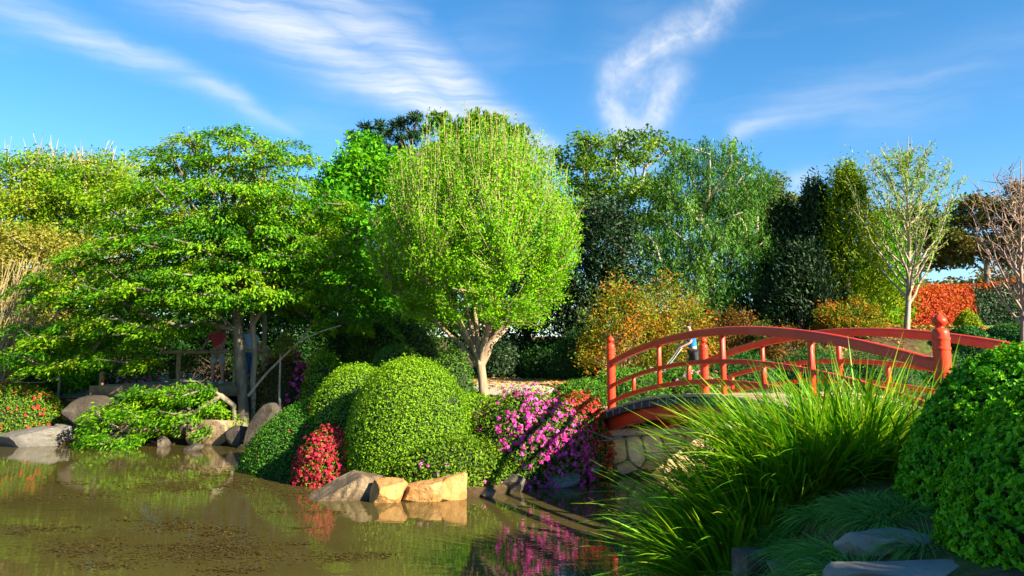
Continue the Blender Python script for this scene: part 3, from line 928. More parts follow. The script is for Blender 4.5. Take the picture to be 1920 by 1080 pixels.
def shrub(name, label, cat, c, R, n, leaf, mat, seed, p=2.3, amp=.02, lsc=1.6, rough=.04, aspect=.55, spread=.8, flowers=None, fl_size=.06, fl_mat=None, group=None, shrink=.93, zmin=-.15, core=True, tone_bias=0.0, bare=None):
    """clipped or natural mound: inner twigs, a skin of leaves, and blossom where there is any"""
    r = rng_of(seed)
    c = np.array(c, float)
    R = np.array(R, float)
    t = thing(name, label, cat, c, group)
    if core:
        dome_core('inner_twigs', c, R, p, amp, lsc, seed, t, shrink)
    P, N = dome_points(r, n, p, zmin)
    L = lump(P * R, c, amp, lsc, seed)
    dep = 1 + r.normal(0, rough, len(P)) - np.abs(r.normal(0, rough * .6, len(P)))
    dep += np.where(r.uniform(size=len(P)) < .03, r.uniform(.01, .05, len(P)), 0)     # stray shoots
    W_ = c + P * R * (L * dep)[:, None]
    N = unit(N / R)
    if bare is not None:
        keep = ~(bare(W_) & (r.uniform(size=len(W_)) < .72))
        W_, N, P = W_[keep], N[keep], P[keep]
    Nn = unit(N + spread * r.normal(size=N.shape))
    tone = np.clip(.45 + tone_bias + .22 * vnoise(W_, 2.2, seed + 3) + .24 * r.normal(size=len(W_)), 0, 1)
    ob('foliage', leaf_mesh('foliage', r, W_, Nn, leaf, aspect=aspect, tone=tone), mat, t, kind='stuff')
    if flowers is not None:
        m = flowers(W_, N, r)
        Pf, Nf = W_[m], N[m]
        if len(Pf):
            base = Pf + Nf * leaf * .45
            k = 4
            Pp = np.repeat(base, k, 0)
            Np = np.repeat(Nf, k, 0)
            rad = unit(np.cross(Np, rand_dirs(r, len(Pp))))
            Pp = Pp + rad * fl_size * .32
            Npet = unit(Np + rad * .35 + .25 * r.normal(size=Np.shape))
            tn = np.repeat(np.clip(.5 + .28 * r.normal(size=len(base)), 0, 1), k)
            ob('blossom', leaf_mesh('blossom', r, Pp, Npet, fl_size, aspect=.85, fold=.5, axis=rad * 3, tone=tn, var=.2), fl_mat, t, kind='stuff')
    return t
def gmound(name, label, x, ytop, D, wpx, depth, n, leaf, mat, seed, cat='shrub', zb=None, **kw):
    """mound whose top is at photo pixel (x, ytop), standing on the ground at distance D"""
    top = atD(x, ytop, D)
    z0 = (gz(top[0], D) if zb is None else zb) - .05
    return shrub(name, label, cat, (top[0], D, z0), (wpx * px_m(D) / 2, depth / 2, top[2] - z0), n, leaf, mat, seed, **kw)

# the point: three mounds, two azaleas in flower
gmound('clipped_shrub', 'tall clipped bright green dome shrub in full sun above the waterside rocks', 772, 674, 14.1, 246, 2.3, 46000, .036, M['hedge'], 101, p=2.15, amp=.035, rough=.018, spread=.6,
       bare=lambda W_: (np.hypot((W_[:, 0] + .98) / .22, (W_[:, 2] - 1.42) / .30) + .5 * vnoise(W_, 9, 4) < .55) & (W_[:, 1] < 14.1))
gmound('clipped_shrub', 'clipped green dome shrub rising behind the tall bright dome', 672, 682, 15.7, 190, 2.4, 24000, .038, M['hedge'], 102, p=2.2, amp=.03, rough=.018, spread=.6, tone_bias=-.05)
gmound('clipped_shrub', 'broad low dark green mound sloping down to the water', 598, 748, 15.9, 270, 3.0, 32000, .038, M['hedge_low'], 103, p=1.8, amp=.05, rough=.025, spread=.7, zb=-.02,
       flowers=lambda W_, N, r: r.uniform(size=len(W_)) < .0012, fl_size=.05, fl_mat=M['crimson'])
gmound('clipped_shrub', 'flat-topped clipped shrub catching sun behind the green domes', 744, 647, 19.2, 122, 1.6, 7000, .055, M['cloud'], 104, p=2.8, amp=.03, rough=.02, spread=.6, tone_bias=.2)
gmound('azalea', 'low leafy azalea between the orange rocks and the tall dome', 850, 824, 13.35, 250, 1.7, 15000, .05, M['azalea'], 105, p=2.0, amp=.10, lsc=3.0, rough=.06, spread=.9, zb=.02,
       flowers=lambda W_, N, r: (r.uniform(size=len(W_)) < .004), fl_size=.05, fl_mat=M['pinkpetal'])
def mag_patch(W_, N, r):
    v = vnoise(W_, 3.4, 77) + .35 * vnoise(W_, 9, 78)
    pr = np.clip(.15 + .20 * v, .0, .45)
    pr = pr * np.where(N[:, 2] < -.1, .3, 1) * np.clip((W_[:, 0] + .75) / .5, .06, 1)
    return r.uniform(size=len(W_)) < pr * 1.0
gmound('azalea', 'azalea bush covered in magenta blossom beside the red bridge', 985, 730, 14.2, 232, 2.0, 14000, .045, M['azalea'], 106, p=2.1, amp=.07, lsc=2.6, rough=.05, spread=.9, zb=.18,
       flowers=mag_patch, fl_size=.055, fl_mat=M['magenta'])
gmound('azalea', 'azalea bush with scarlet blossom against the end post of the bridge', 1088, 741, 14.75, 120, 1.5, 8500, .042, M['azalea'], 107, p=2.2, amp=.06, lsc=2.6, rough=.05, spread=.9, zb=.25,
       flowers=lambda W_, N, r: r.uniform(size=len(W_)) < np.clip(.17 + .15 * vnoise(W_, 3.5, 81), 0, .4), fl_size=.046, fl_mat=M['scarlet'])
gmound('azalea', 'azalea full of crimson blossom at the foot of the green domes', 622, 798, 14.0, 132, 1.2, 9000, .042, M['azalea'], 108, p=1.9, amp=.10, lsc=3.0, rough=.05, spread=.9, zb=-.02,
       flowers=lambda W_, N, r: r.uniform(size=len(W_)) < np.clip(.24 + .15 * vnoise(W_, 4, 82), .02, .5), fl_size=.055, fl_mat=M['crimson'])
gmound('azalea', 'dark azalea flecked with red blossom over the long low grey rock', 30, 724, 20.9, 180, 2.4, 13000, .055, M['azalea'], 109, p=2.3, amp=.05, rough=.04, zb=.2,
       flowers=lambda W_, N, r: r.uniform(size=len(W_)) < np.clip(.02 + .035 * vnoise(W_, 3, 83), 0, .2), fl_size=.06, fl_mat=M['scarlet'])
gmound('azalea', 'bronze azalea with pink blossom beside the bamboo-like young pine', 532, 662, 21.5, 130, 1.6, 6500, .055, M['bronze'], 110, p=2.2, amp=.06, rough=.05,
       flowers=lambda W_, N, r: (r.uniform(size=len(W_)) < .10 * (W_[:, 0] > -5.8)), fl_size=.065, fl_mat=M['magenta'])
gmound('azalea', 'azalea dotted with pale pink blossom behind the stone slab', 238, 684, 26.2, 110, 1.6, 5500, .06, M['azalea'], 111, p=2.2, amp=.06, rough=.05, tone_bias=.2,
       flowers=lambda W_, N, r: r.uniform(size=len(W_)) < .05, fl_size=.09, fl_mat=M['pinkpetal'])
gmound('shrub', 'rounded leafy green shrub right of the pink azalea', 610, 662, 20.4, 84, 1.3, 5000, .065, M['hedge'], 112, p=2.1, amp=.07, rough=.06, spread=1.0, tone_bias=-.12)
gmound('shrub', 'bushy light green shrub left of the round tree trunk', 848, 652, 18.2, 96, 1.5, 6500, .06, M['cloud'], 113, p=2.1, amp=.07, rough=.06, spread=1.0)
gmound('clipped_shrub', 'low green mound at the foot of the round tree', 872, 738, 17.3, 190, 1.6, 11000, .05, M['hedge'], 114, p=2.0, amp=.06, rough=.04, spread=.8)
gmound('shrub', 'low sunlit groundcover between the round tree and the magenta azalea', 955, 742, 16.8, 110, 1.6, 7000, .05, M['hedge'], 115, p=2.0, amp=.08, rough=.05)
gmound('cloud_hedge', 'tall loose hedge of small olive leaves behind the flat-topped shrub', 742, 594, 22.3, 190, 2.2, 17000, .075, M['cloud'], 116, p=2.6, amp=.10, lsc=2.0, rough=.05, spread=1.0)
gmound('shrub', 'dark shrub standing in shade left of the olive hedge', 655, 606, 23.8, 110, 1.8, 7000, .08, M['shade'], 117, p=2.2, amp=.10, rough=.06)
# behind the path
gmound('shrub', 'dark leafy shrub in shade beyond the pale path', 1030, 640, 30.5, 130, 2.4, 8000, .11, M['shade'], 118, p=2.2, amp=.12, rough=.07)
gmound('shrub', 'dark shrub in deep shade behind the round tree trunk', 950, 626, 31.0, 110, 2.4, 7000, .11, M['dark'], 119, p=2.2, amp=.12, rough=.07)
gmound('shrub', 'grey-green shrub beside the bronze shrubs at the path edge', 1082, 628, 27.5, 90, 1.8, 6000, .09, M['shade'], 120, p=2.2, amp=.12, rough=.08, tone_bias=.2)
# low junipers behind the bridge
jun = [(1090, 716, 18.2, 130, 1.8, 'low juniper left of the bridge end post'), (1185, 690, 18.6, 170, 2.2, 'sunlit feathery juniper behind the first rail panels of the bridge'),
       (1290, 688, 18.8, 150, 2.2, 'sunlit low juniper with a few pale blossoms behind the far bridge post'), (1400, 668, 19.4, 170, 2.4, 'shaded low juniper seen through the middle of the bridge'),
       (1520, 662, 19.6, 190, 2.4, 'dark low juniper behind the bridge crown'), (1650, 664, 19.8, 200, 2.4, 'dark low hedge plant behind the lowered side of the bridge'), (1780, 662, 20.0, 210, 2.6, 'dark low hedge plant behind the tall bridge post')]
for k, (x, y, D, w, dp, lb) in enumerate(jun):
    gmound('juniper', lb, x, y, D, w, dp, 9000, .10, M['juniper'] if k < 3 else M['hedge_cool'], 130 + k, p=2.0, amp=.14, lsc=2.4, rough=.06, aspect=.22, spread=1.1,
           flowers=(lambda W_, N, r: r.uniform(size=len(W_)) < .02) if k == 2 else None, fl_size=.06, fl_mat=M['pinkpetal'])
# right-hand rise
gmound('clipped_shrub', 'small dark clipped dome on the lawn edge behind the tall bridge post', 1812, 612, 25.5, 76, 1.5, 6000, .07, M['hedge_cool'], 140, p=2.3, rough=.03)
gmound('clipped_shrub', 'broader dark clipped dome at the end of the lawn strip', 1900, 608, 26.0, 110, 1.9, 8000, .07, M['hedge_cool'], 141, p=2.3, rough=.03)
gmound('clipped_shrub', 'lower dark dome in front of the two clipped domes', 1850, 634, 23.0, 130, 1.9, 8000, .065, M['hedge_cool'], 142, p=2.3, rough=.03)
gmound('shrub', 'small upright yellow-green conifer at the foot of the red hedge', 1812, 582, 29.0, 46, 1.0, 3000, .09, M['golden'], 143, p=1.5, amp=.12, rough=.07)
def redhedge():
    t = thing('red_hedge', 'long hedge of scarlet new leaves at the top of the lawn', 'hedge', atD(1830, 600, 33.5))
    r = rng_of(150)
    A, B = atD(1655, 560, 33.0), atD(1990, 560, 37.5)
    n = 26000
    u = r.uniform(size=n)
    ln = B - A
    z0 = ground_z(A[0] + ln[0] * u, A[1] + ln[1] * u)
    topz = np.interp(u, [0, .25, .5, 1], [atD(1700, 548, 33)[2], atD(1760, 540, 34)[2], atD(1830, 540, 35)[2], atD(1960, 515, 37.5)[2]]) - .15 * np.exp(-((u - 0) / .05) ** 2)
    top = r.uniform(size=n) < .32
    v = np.where(top, 1, r.uniform(size=n))
    dn = unit(np.array([ln[1], -ln[0], 0]))
    off = np.where(top, r.uniform(-.6, .6, n), .6)
    P = A[None] + ln[None] * u[:, None]
    P[:, 2] = z0 + (topz - z0) * v
    P += dn[None] * off[:, None] + r.normal(0, .07, (n, 3)) + dn[None] * (.12 * vnoise(P, 1.3, 9))[:, None]
    N = np.where(top[:, None], np.array([[0, 0, 1.0]]), dn[None]) + .8 * r.normal(size=(n, 3))
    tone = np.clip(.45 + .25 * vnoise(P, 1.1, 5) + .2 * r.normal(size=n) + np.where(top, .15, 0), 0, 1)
    red = (u + .06 * vnoise(P, 1.0, 3) < .40) | top  # side leaves past the red end get a dark colour in place of shade
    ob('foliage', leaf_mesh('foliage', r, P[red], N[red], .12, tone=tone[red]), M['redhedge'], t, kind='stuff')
    ob('foliage', leaf_mesh('foliage', r, P[~red], N[~red], .12, tone=tone[~red]), M['dark'], t, kind='stuff', label='leaves on the shaded side of the hedge, shade put into their dark colour')
    V, Fc = [], []
    m = 20
    for k in range(m):
        uu = k / (m - 1)
        c = A + ln * uu
        g = gz(c[0], c[1])
        tz = np.interp(uu, [0, .25, .5, 1], [atD(1700, 548, 33)[2], atD(1760, 540, 34)[2], atD(1830, 540, 35)[2], atD(1960, 515, 37.5)[2]])
        for o_, z in ((.5, g - .1), (.5, tz - .1), (-.5, tz - .1), (-.5, g - .1)):
            V.append((c[0] + dn[0] * o_, c[1] + dn[1] * o_, z))
    for k in range(m - 1):
        for j in range(3):
            Fc.append((k * 4 + j, k * 4 + j + 1, k * 4 + 5 + j, k * 4 + 4 + j))
    ob('inner_twigs', mesh_from('inner_twigs', V, Fc), M['core'], t)
redhedge()
# bronze shrubs behind the path (open, many-stemmed)
def stem_shrub(name, label, x, ytop, D, wpx, depth, n, leaf, mat, seed, cat='shrub', bark='twig_tan', nst=16, droop=.0, zlow=.25):
    r = rng_of(seed)
    top = atD(x, ytop, D)
    z0 = gz(top[0], D)
    c = np.array([top[0], D, z0])
    t = thing(name, label, cat, c)
    R = np.array([wpx * px_m(D) / 2, depth / 2, top[2] - z0])
    paths, tips = [], []
    nt_ = nst * 7
    d = rand_dirs(r, nt_)
    d[:, 2] = np.abs(d[:, 2]) * .9 + .12
    ends = c + unit(d) * R * r.uniform(.68, 1.02, (nt_, 1))
    ends[:, 2] = np.maximum(ends[:, 2], z0 + R[2] * zlow)
    for k in range(nt_):
        b = c + np.array([*(r.normal(0, .18, 2) * R[:2]), 0])
        mid = b * .5 + ends[k] * .5 + np.array([0, 0, R[2] * .12]) + r.normal(0, .04, 3)
        u = np.linspace(0, 1, 6)[:, None]
        paths.append(((1 - u) ** 2 * b + 2 * u * (1 - u) * mid + u ** 2 * ends[k], np.linspace(.016, .005, 6) * (D / 22)))
    ob('stem', tube_mesh('stem', paths, 4), M[bark], t)
    per = n // nt_
    P = np.repeat(ends, per, 0) + r.normal(size=(nt_ * per, 3)) * R * np.array([.13, .13, .075])
    N = np.array([0, 0, 1.0]) + .8 * r.normal(size=P.shape)
    clump = np.repeat(r.normal(0, .26, nt_), per)
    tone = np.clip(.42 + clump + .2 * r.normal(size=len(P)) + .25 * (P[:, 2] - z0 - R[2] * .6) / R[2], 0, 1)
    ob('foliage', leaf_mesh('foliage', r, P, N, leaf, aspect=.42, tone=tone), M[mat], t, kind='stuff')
    return t
stem_shrub('bronze_shrub', 'bushy shrub with orange-tipped leaves left of the bridge man', 1165, 528, 25.5, 170, 2.8, 13000, .11, 'nandina', 160, nst=20)
stem_shrub('bronze_shrub', 'green shrub with amber tips right above the garden end of the bridge', 1262, 530, 26.5, 160, 2.8, 12000, .11, 'nandina', 161, nst=20)
stem_shrub('bronze_shrub', 'lower dull bronze shrub behind the first arch of the handrail', 1365, 580, 27.0, 130, 2.2, 8000, .10, 'bronze', 162, nst=14)
stem_shrub('bronze_shrub', 'shrub with orange new growth in front of the golden conifer', 1590, 556, 27.0, 130, 2.2, 9000, .10, 'nandina', 163, nst=14)
stem_shrub('bronze_shrub', 'low mixed bronze shrub behind the crown of the bridge', 1480, 612, 25.0, 120, 2.0, 6000, .09, 'bronze', 164, nst=12)
stem_shrub('bronze_shrub', 'narrow olive shrub right of the red-tipped bushes', 1430, 600, 26.0, 60, 1.6, 4000, .09, 'olive', 165, nst=10)
stem_shrub('shrub', 'bright green shrub under the left reach of the maple', 70, 612, 24.5, 230, 3.0, 12000, .12, 'lush', 166, nst=18, bark='bark_dark')
stem_shrub('shrub', 'green shrub behind the far end of the low timber rail', 205, 622, 26.5, 190, 2.6, 9000, .12, 'maple', 167, nst=16, bark='bark_dark')
stem_shrub('shrub', 'deep green shrub in shade behind the people', 420, 590, 27.5, 260, 2.6, 11000, .13, 'shade', 168, nst=16, bark='bark_dark')
stem_shrub('shrub', 'dark green shrub between the maple and the olive hedge', 580, 560, 27.0, 220, 2.6, 11000, .12, 'shade', 169, nst=16, bark='bark_dark')
# small young pine by the pink azalea
def young_pine():
    r = rng_of(170)
    b = on_ground(532, 730, 15, 30)
    b[1] = 20.0
    b = np.array([atD(527, 720, 20.0)[0], 20.0, 0])
    b[2] = gz(b[0], b[1])
    t = thing('young_pine', 'thin young pine with tufted clumps beside the slanting bare branch', 'tree', b)
    topz = atD(522, 628, 20)[2]
    tr = np.array([b + [.0, 0, -.05], b + [.03, 0, .5], b + [-.03, 0, 1.0], [b[0] - .05, b[1], topz]])
    ob('trunk', tube_mesh('trunk', [(tr, [.045, .04, .03, .012])], 7), M['bark_pale'], t)
    P, N, A = [], [], []
    for z, rad in ((b[2] + .25, .30), (b[2] + .5, .25), (topz - .35, .26), (topz - .1, .16)):
        for k in range(9):
            cc = np.array([b[0], b[1], z]) + np.array([*(r.normal(0, rad * .6, 2)), r.normal(0, .05)])
            dd = unit(rand_dirs(r, 60) + [0, 0, .6])
            P.append(cc + dd * .06)
            A.append(dd * 4)
            N.append(rand_dirs(r, 60))
    P, N, A = map(np.concatenate, (P, N, A))
    ob('crown', leaf_mesh('crown', r, P, N, .13, aspect=.10, axis=A, tone=r.uniform(.3, 1, len(P))), M['olive'], t)
young_pine()

# ------------------------------------------------------------------ trees
def skeleton(r, trunk, targets, bal=.35, sag=0.0, wob=.04, seg=.5, up=.15):
    """join each target to the nearest wood (balanced spanning tree), then thicken by the number of tips carried"""
    nodes = [np.array(p_, float) for p_ in trunk]
    par = [-1] + list(range(len(trunk) - 1))
    plen = [0.0]
    for i in range(1, len(trunk)):
        plen.append(plen[-1] + float(np.linalg.norm(nodes[i] - nodes[i - 1])))
    ok0 = max(1, len(trunk) // 2)
    order = np.argsort(np.linalg.norm(targets - nodes[-1], axis=1))
    tips = []
    N = np.zeros((len(trunk) + len(targets) * 12 + 10, 3))
    N[:len(nodes)] = nodes
    PL = np.zeros(len(N))
    PL[:len(nodes)] = plen
    cnt = len(nodes)
    for ti in order:
        tg = targets[ti]
        D = np.linalg.norm(N[ok0:cnt] - tg, axis=1) + bal * PL[ok0:cnt] + .6 * np.maximum(0, N[ok0:cnt, 2] - tg[2])
        j = int(np.argmin(D)) + ok0
        a = N[j].copy()
        L = float(np.linalg.norm(tg - a))
        k = int(np.clip(L / seg, 1, 10))
        prev = j
        for q in range(1, k + 1):
            u = q / k
            p_ = a + (tg - a) * u
            bend = math.sin(math.pi * u) * L
            p_[2] += bend * up - sag * bend
            if q < k:
                p_ += r.normal(0, wob * L, 3) * math.sin(math.pi * u)
            N[cnt] = p_
            par.append(prev)
            PL[cnt] = PL[prev] + L / k
            prev = cnt
            cnt += 1
        tips.append((ti, prev))
    N = N[:cnt]
    w = np.zeros(cnt)
    for _, e in tips:
        w[e] += 1
    for i in range(cnt - 1, 0, -1):
        w[par[i]] += w[i]
    return N, np.array(par), w, tips
def skeleton_paths(N, par, w, r_trunk, r_tip, power=.5):
    rad = r_tip + (r_trunk - r_tip) * (w / w.max()) ** power
    ch = [[] for _ in range(len(N))]
    for i in range(1, len(N)):
        ch[par[i]].append(i)
    paths = []
    stack = [(0, None)]
    while stack:
        i, p_ = stack.pop()
        pts, rr_ = ([N[p_], N[i]], [min(rad[p_], rad[i] * 1.25), rad[i]]) if p_ is not None else ([N[i]], [rad[i]])
        while ch[i]:
            nxt = max(ch[i], key=lambda c_: w[c_])
            for c_ in ch[i]:
                if c_ != nxt:
                    stack.append((c_, i))
            i = nxt
            pts.append(N[i])
            rr_.append(rad[i])
        if len(pts) > 1:
            paths.append((np.array(pts), np.array(rr_)))
    return paths
def ell_targets(r, ells, D0, spacing, shell=.55):
    """targets through ellipsoids given in photo pixels: (x, y, rx, ry[, depth radius m, distance])"""
    out = []
    for e in ells:
        x, y, rx, ry = e[:4]
        dr = e[4] if len(e) > 4 else (rx + ry) / 2 * px_m(D0)
        D = e[5] if len(e) > 5 else D0
        c = atD(x, y, D)
        R = np.array([rx * px_m(D), dr, ry * px_m(D)])
        vol = 4.19 * R.prod()
        n = int(vol / spacing ** 3 * 5) + 12
        d = rand_dirs(r, n) * (r.uniform(shell ** 3, 1, (n, 1)) ** (1 / 3))
        for q in c + d * R:
            if all(np.linalg.norm(q - o_) > spacing for o_ in out[-900:]):
                out.append(q)
    return np.array(out)
def tree(name, label, base, fork, ells, D0, spacing, leaf, nleaf, mat, bark, r_trunk, seed, style='ball', clump=(.5, .5, .35), r_tip=.012, bal=.35, sag=0.0, up=.15,
         aspect=.5, shell=.5, trunk_pts=None, tone_sd=.2, cat='tree', wob=.05, hang=.6, sides=6, group=None, minz=None, bare=0):
    r = rng_of(seed)
    base = np.array(base, float)
    t = thing(name, label, cat, base, group)
    if trunk_pts is None:
        b0 = base - [0, 0, .1]
        trunk_pts = [b0 + (np.array(fork) - b0) * u + r.normal(0, .03, 3) * (0 < u < 1) for u in np.linspace(0, 1, 6)]
    tg = ell_targets(r, ells, D0, spacing, shell)
    if minz is not None:
        tg = tg[tg[:, 2] > minz]
    N, par, w, tips = skeleton(r, trunk_pts, tg, bal, sag, wob, .5, up)
    paths = skeleton_paths(N, par, w, r_trunk, r_tip)
    if bare:                                       # leafless twig ends standing out of the top
        hi_ = tg[np.argsort(-tg[:, 2])[:bare]]
        for q in hi_:
            for _ in range(4):
                dv = unit(r.normal(0, .35, 3) + [0, 0, 1]) * r.uniform(.5, 1.1)
                paths.append((np.array([q, q + dv * .5 + r.normal(0, .04, 3), q + dv]), [.018, .012, .006]))
    # flare at the foot
    p0, r0 = paths[0]
    r0[0] *= 1.35
    ob('trunk', tube_mesh('trunk', paths, sides), M[bark], t)
    nt_ = len(tg)
    per = max(3, nleaf // nt_)
    cl = np.asarray(clump, float)
    tonec = r.normal(0, tone_sd, nt_)
    if style == 'ball':
        P = np.repeat(tg, per, 0) + np.clip(r.normal(size=(nt_ * per, 3)), -1.9, 1.9) * cl * .55
        Nn = np.array([0, 0, .8]) + r.normal(size=P.shape)
        A = None
    elif style == 'spray':                         # flat layered sprays, leaves hanging at the rim
        ang = r.uniform(0, 6.283, nt_ * per)
        rad = np.sqrt(r.uniform(0, 1, nt_ * per))
        C = np.repeat(tg, per, 0)
        out = unit(np.repeat(tg - np.array(fork), per, 0) * [1, 1, 0] + 1e-6)
        tilt = np.repeat(r.normal(0, .17, (nt_, 2)), per, 0)
        big = np.repeat(r.uniform(.55, 1.25, nt_), per)
        ox, oy = np.cos(ang) * rad * cl[0] * big, np.sin(ang) * rad * cl[1] * big
        P = C + np.stack([ox, oy, -cl[2] * rad ** 2 + ox * tilt[:, 0] + oy * tilt[:, 1] + r.normal(0, .06, len(ang))], -1)
        P[:, 2] -= .16 * ((P - C) * out).sum(1) * 1.2
        Nn = np.array([0, 0, 1.0]) + .6 * r.normal(size=P.shape) + out * .4
        A = np.stack([np.cos(ang), np.sin(ang), -.5 + 0 * ang], -1) + out * .8
    elif style == 'weep':
        ns = max(2, per // 14)
        C = np.repeat(tg, ns * 14, 0)
        st = np.repeat(r.normal(size=(nt_ * ns, 3)) * cl * .5, 14, 0)
        k = np.tile(np.arange(14), nt_ * ns) / 13
        ln = np.repeat(r.uniform(.5, 1.2, nt_ * ns) * hang, 14)
        lean = np.repeat(r.normal(0, .18, (nt_ * ns, 2)), 14, 0)
        P = C + st + np.stack([lean[:, 0] * k, lean[:, 1] * k, -ln * k ** 1.3 + .12 * k], -1) + r.normal(0, .045, (len(k), 3))
        Nn = np.array([0, -.2, .3]) + r.normal(size=P.shape)
        A = np.tile(np.array([[0, 0, -1.4]]), (len(P), 1)) + .6 * r.normal(size=P.shape)
        per = ns * 14
    elif style == 'tuft':                          # needle tufts
        C = np.repeat(tg + r.normal(size=tg.shape) * cl * .3, per, 0)
        dd = unit(r.normal(size=(nt_ * per, 3)) + [0, 0, .35])
        P = C + dd * r.uniform(.2, 1, (len(dd), 1)) * cl
        Nn = r.normal(size=P.shape)
        A = dd * 4
    tone = np.clip(.48 + np.repeat(tonec, per) + .2 * r.normal(size=len(P)), 0, 1)
    ob('crown', leaf_mesh('crown', r, P, Nn, leaf, aspect=aspect, axis=A, tone=tone), M[mat], t)
    return t, tg, N

# --- the layered maple on the far bank
mb = atD(456, 800, 20.6)
mb[2] = gz(mb[0], mb[1])
mf = atD(430, 640, 20.6)
mtr = [mb - [0, 0, .15], atD(457, 770, 20.6), atD(455, 735, 20.6), atD(453, 690, 20.6), atD(449, 655, 20.6), atD(446, 620, 20.6), atD(448, 570, 20.7), atD(446, 500, 20.8), atD(440, 420, 20.8), atD(440, 330, 20.8)]
maple_ells = [(430, 285, 150, 46), (520, 300, 70, 50), (330, 310, 70, 45), (440, 380, 220, 50), (270, 390, 90, 50), (610, 400, 80, 50), (430, 465, 250, 50), (220, 500, 110, 45, 1.2),
              (600, 470, 110, 50), (400, 545, 280, 36, 2.4), (150, 545, 110, 40, 1.1), (640, 530, 90, 45, 1.1), (240, 610, 150, 26, 1.6), (640, 590, 80, 28, 1.0), (140, 620, 120, 34, 1.2), (90, 665, 90, 26, 1.0), (220, 668, 90, 20, 1.0)]
tree('maple_tree', 'large layered green maple leaning out over the pond from the far bank', mb, mf, maple_ells, 20.6, 0.54, .105, 98000, 'maple', 'bark_maple', .14, 201, 'spray', (.56, .56, .20), .014,
     bal=.28, up=.10, aspect=.40, shell=.45, trunk_pts=mtr, tone_sd=.2, sides=7)
# its second low stem with sprays hanging to the water
b2 = mb + np.array([-.2, .1, .1])
low_ells = [(330, 790, 90, 26, .6, 19.9), (240, 785, 90, 30, .7, 19.7), (330, 745, 100, 20, .6, 20.2), (210, 820, 60, 16, .5, 19.3), (385, 752, 40, 14, .4, 19.9), (260, 745, 60, 18, .5, 20.0)]
tree('maple_tree', 'low side-stem of the maple trailing dark leaves over the waterside rocks', b2, atD(415, 745, 20.3), low_ells, 20.0, .42, .10, 13000, 'maple', 'bark_maple', .075, 202, 'spray', (.5, .45, .16), .01,
     bal=.2, up=.05, aspect=.40, shell=.2, trunk_pts=[b2, atD(437, 760, 20.4), atD(415, 742, 20.3), atD(392, 728, 20.2), atD(370, 716, 20.1)], tone_sd=.12)
# companion trunks beside it
for x0, x1, yt, D, rad, lb in ((478, 474, 560, 21.0, .075, 'slim pale trunk standing right of the main maple trunk'), (498, 492, 480, 22.5, .06, 'thin pale trunk between the maple and the young pine')):
    b = atD(x0, 730, D)
    b[2] = gz(b[0], b[1])
    tree('maple_sapling', lb, b, atD(x1, yt, D), [(x1, yt - 60, 90, 50, 1.0, D), (x1 + 50, yt - 10, 80, 30, .9, D)], D, .55, .12, 6500, 'maple', 'bark_pale', rad, 203 + x0, 'spray', (.5, .5, .14), .01, bal=.3)
# the slanting bare branch
br = np.array([atD(x, y, D) for x, y, D in ((466, 742, 20.4), (500, 700, 20.2), (530, 670, 20.0), (562, 640, 19.8), (600, 622, 19.6), (640, 610, 19.5))])
bare = ob('leaning_branch', tube_mesh('leaning_branch', [(br, [.036, .033, .028, .024, .018, .012]), (br[3:4].repeat(3, 0) + np.array([[0, 0, 0], [.25, 0, .35], [.45, 0, .5]]), [.02, .014, .006])], 7), M['bark_pale'])
tag(bare, 'bare pale branch slanting up from the maple foot in front of the pink azalea', 'branch')

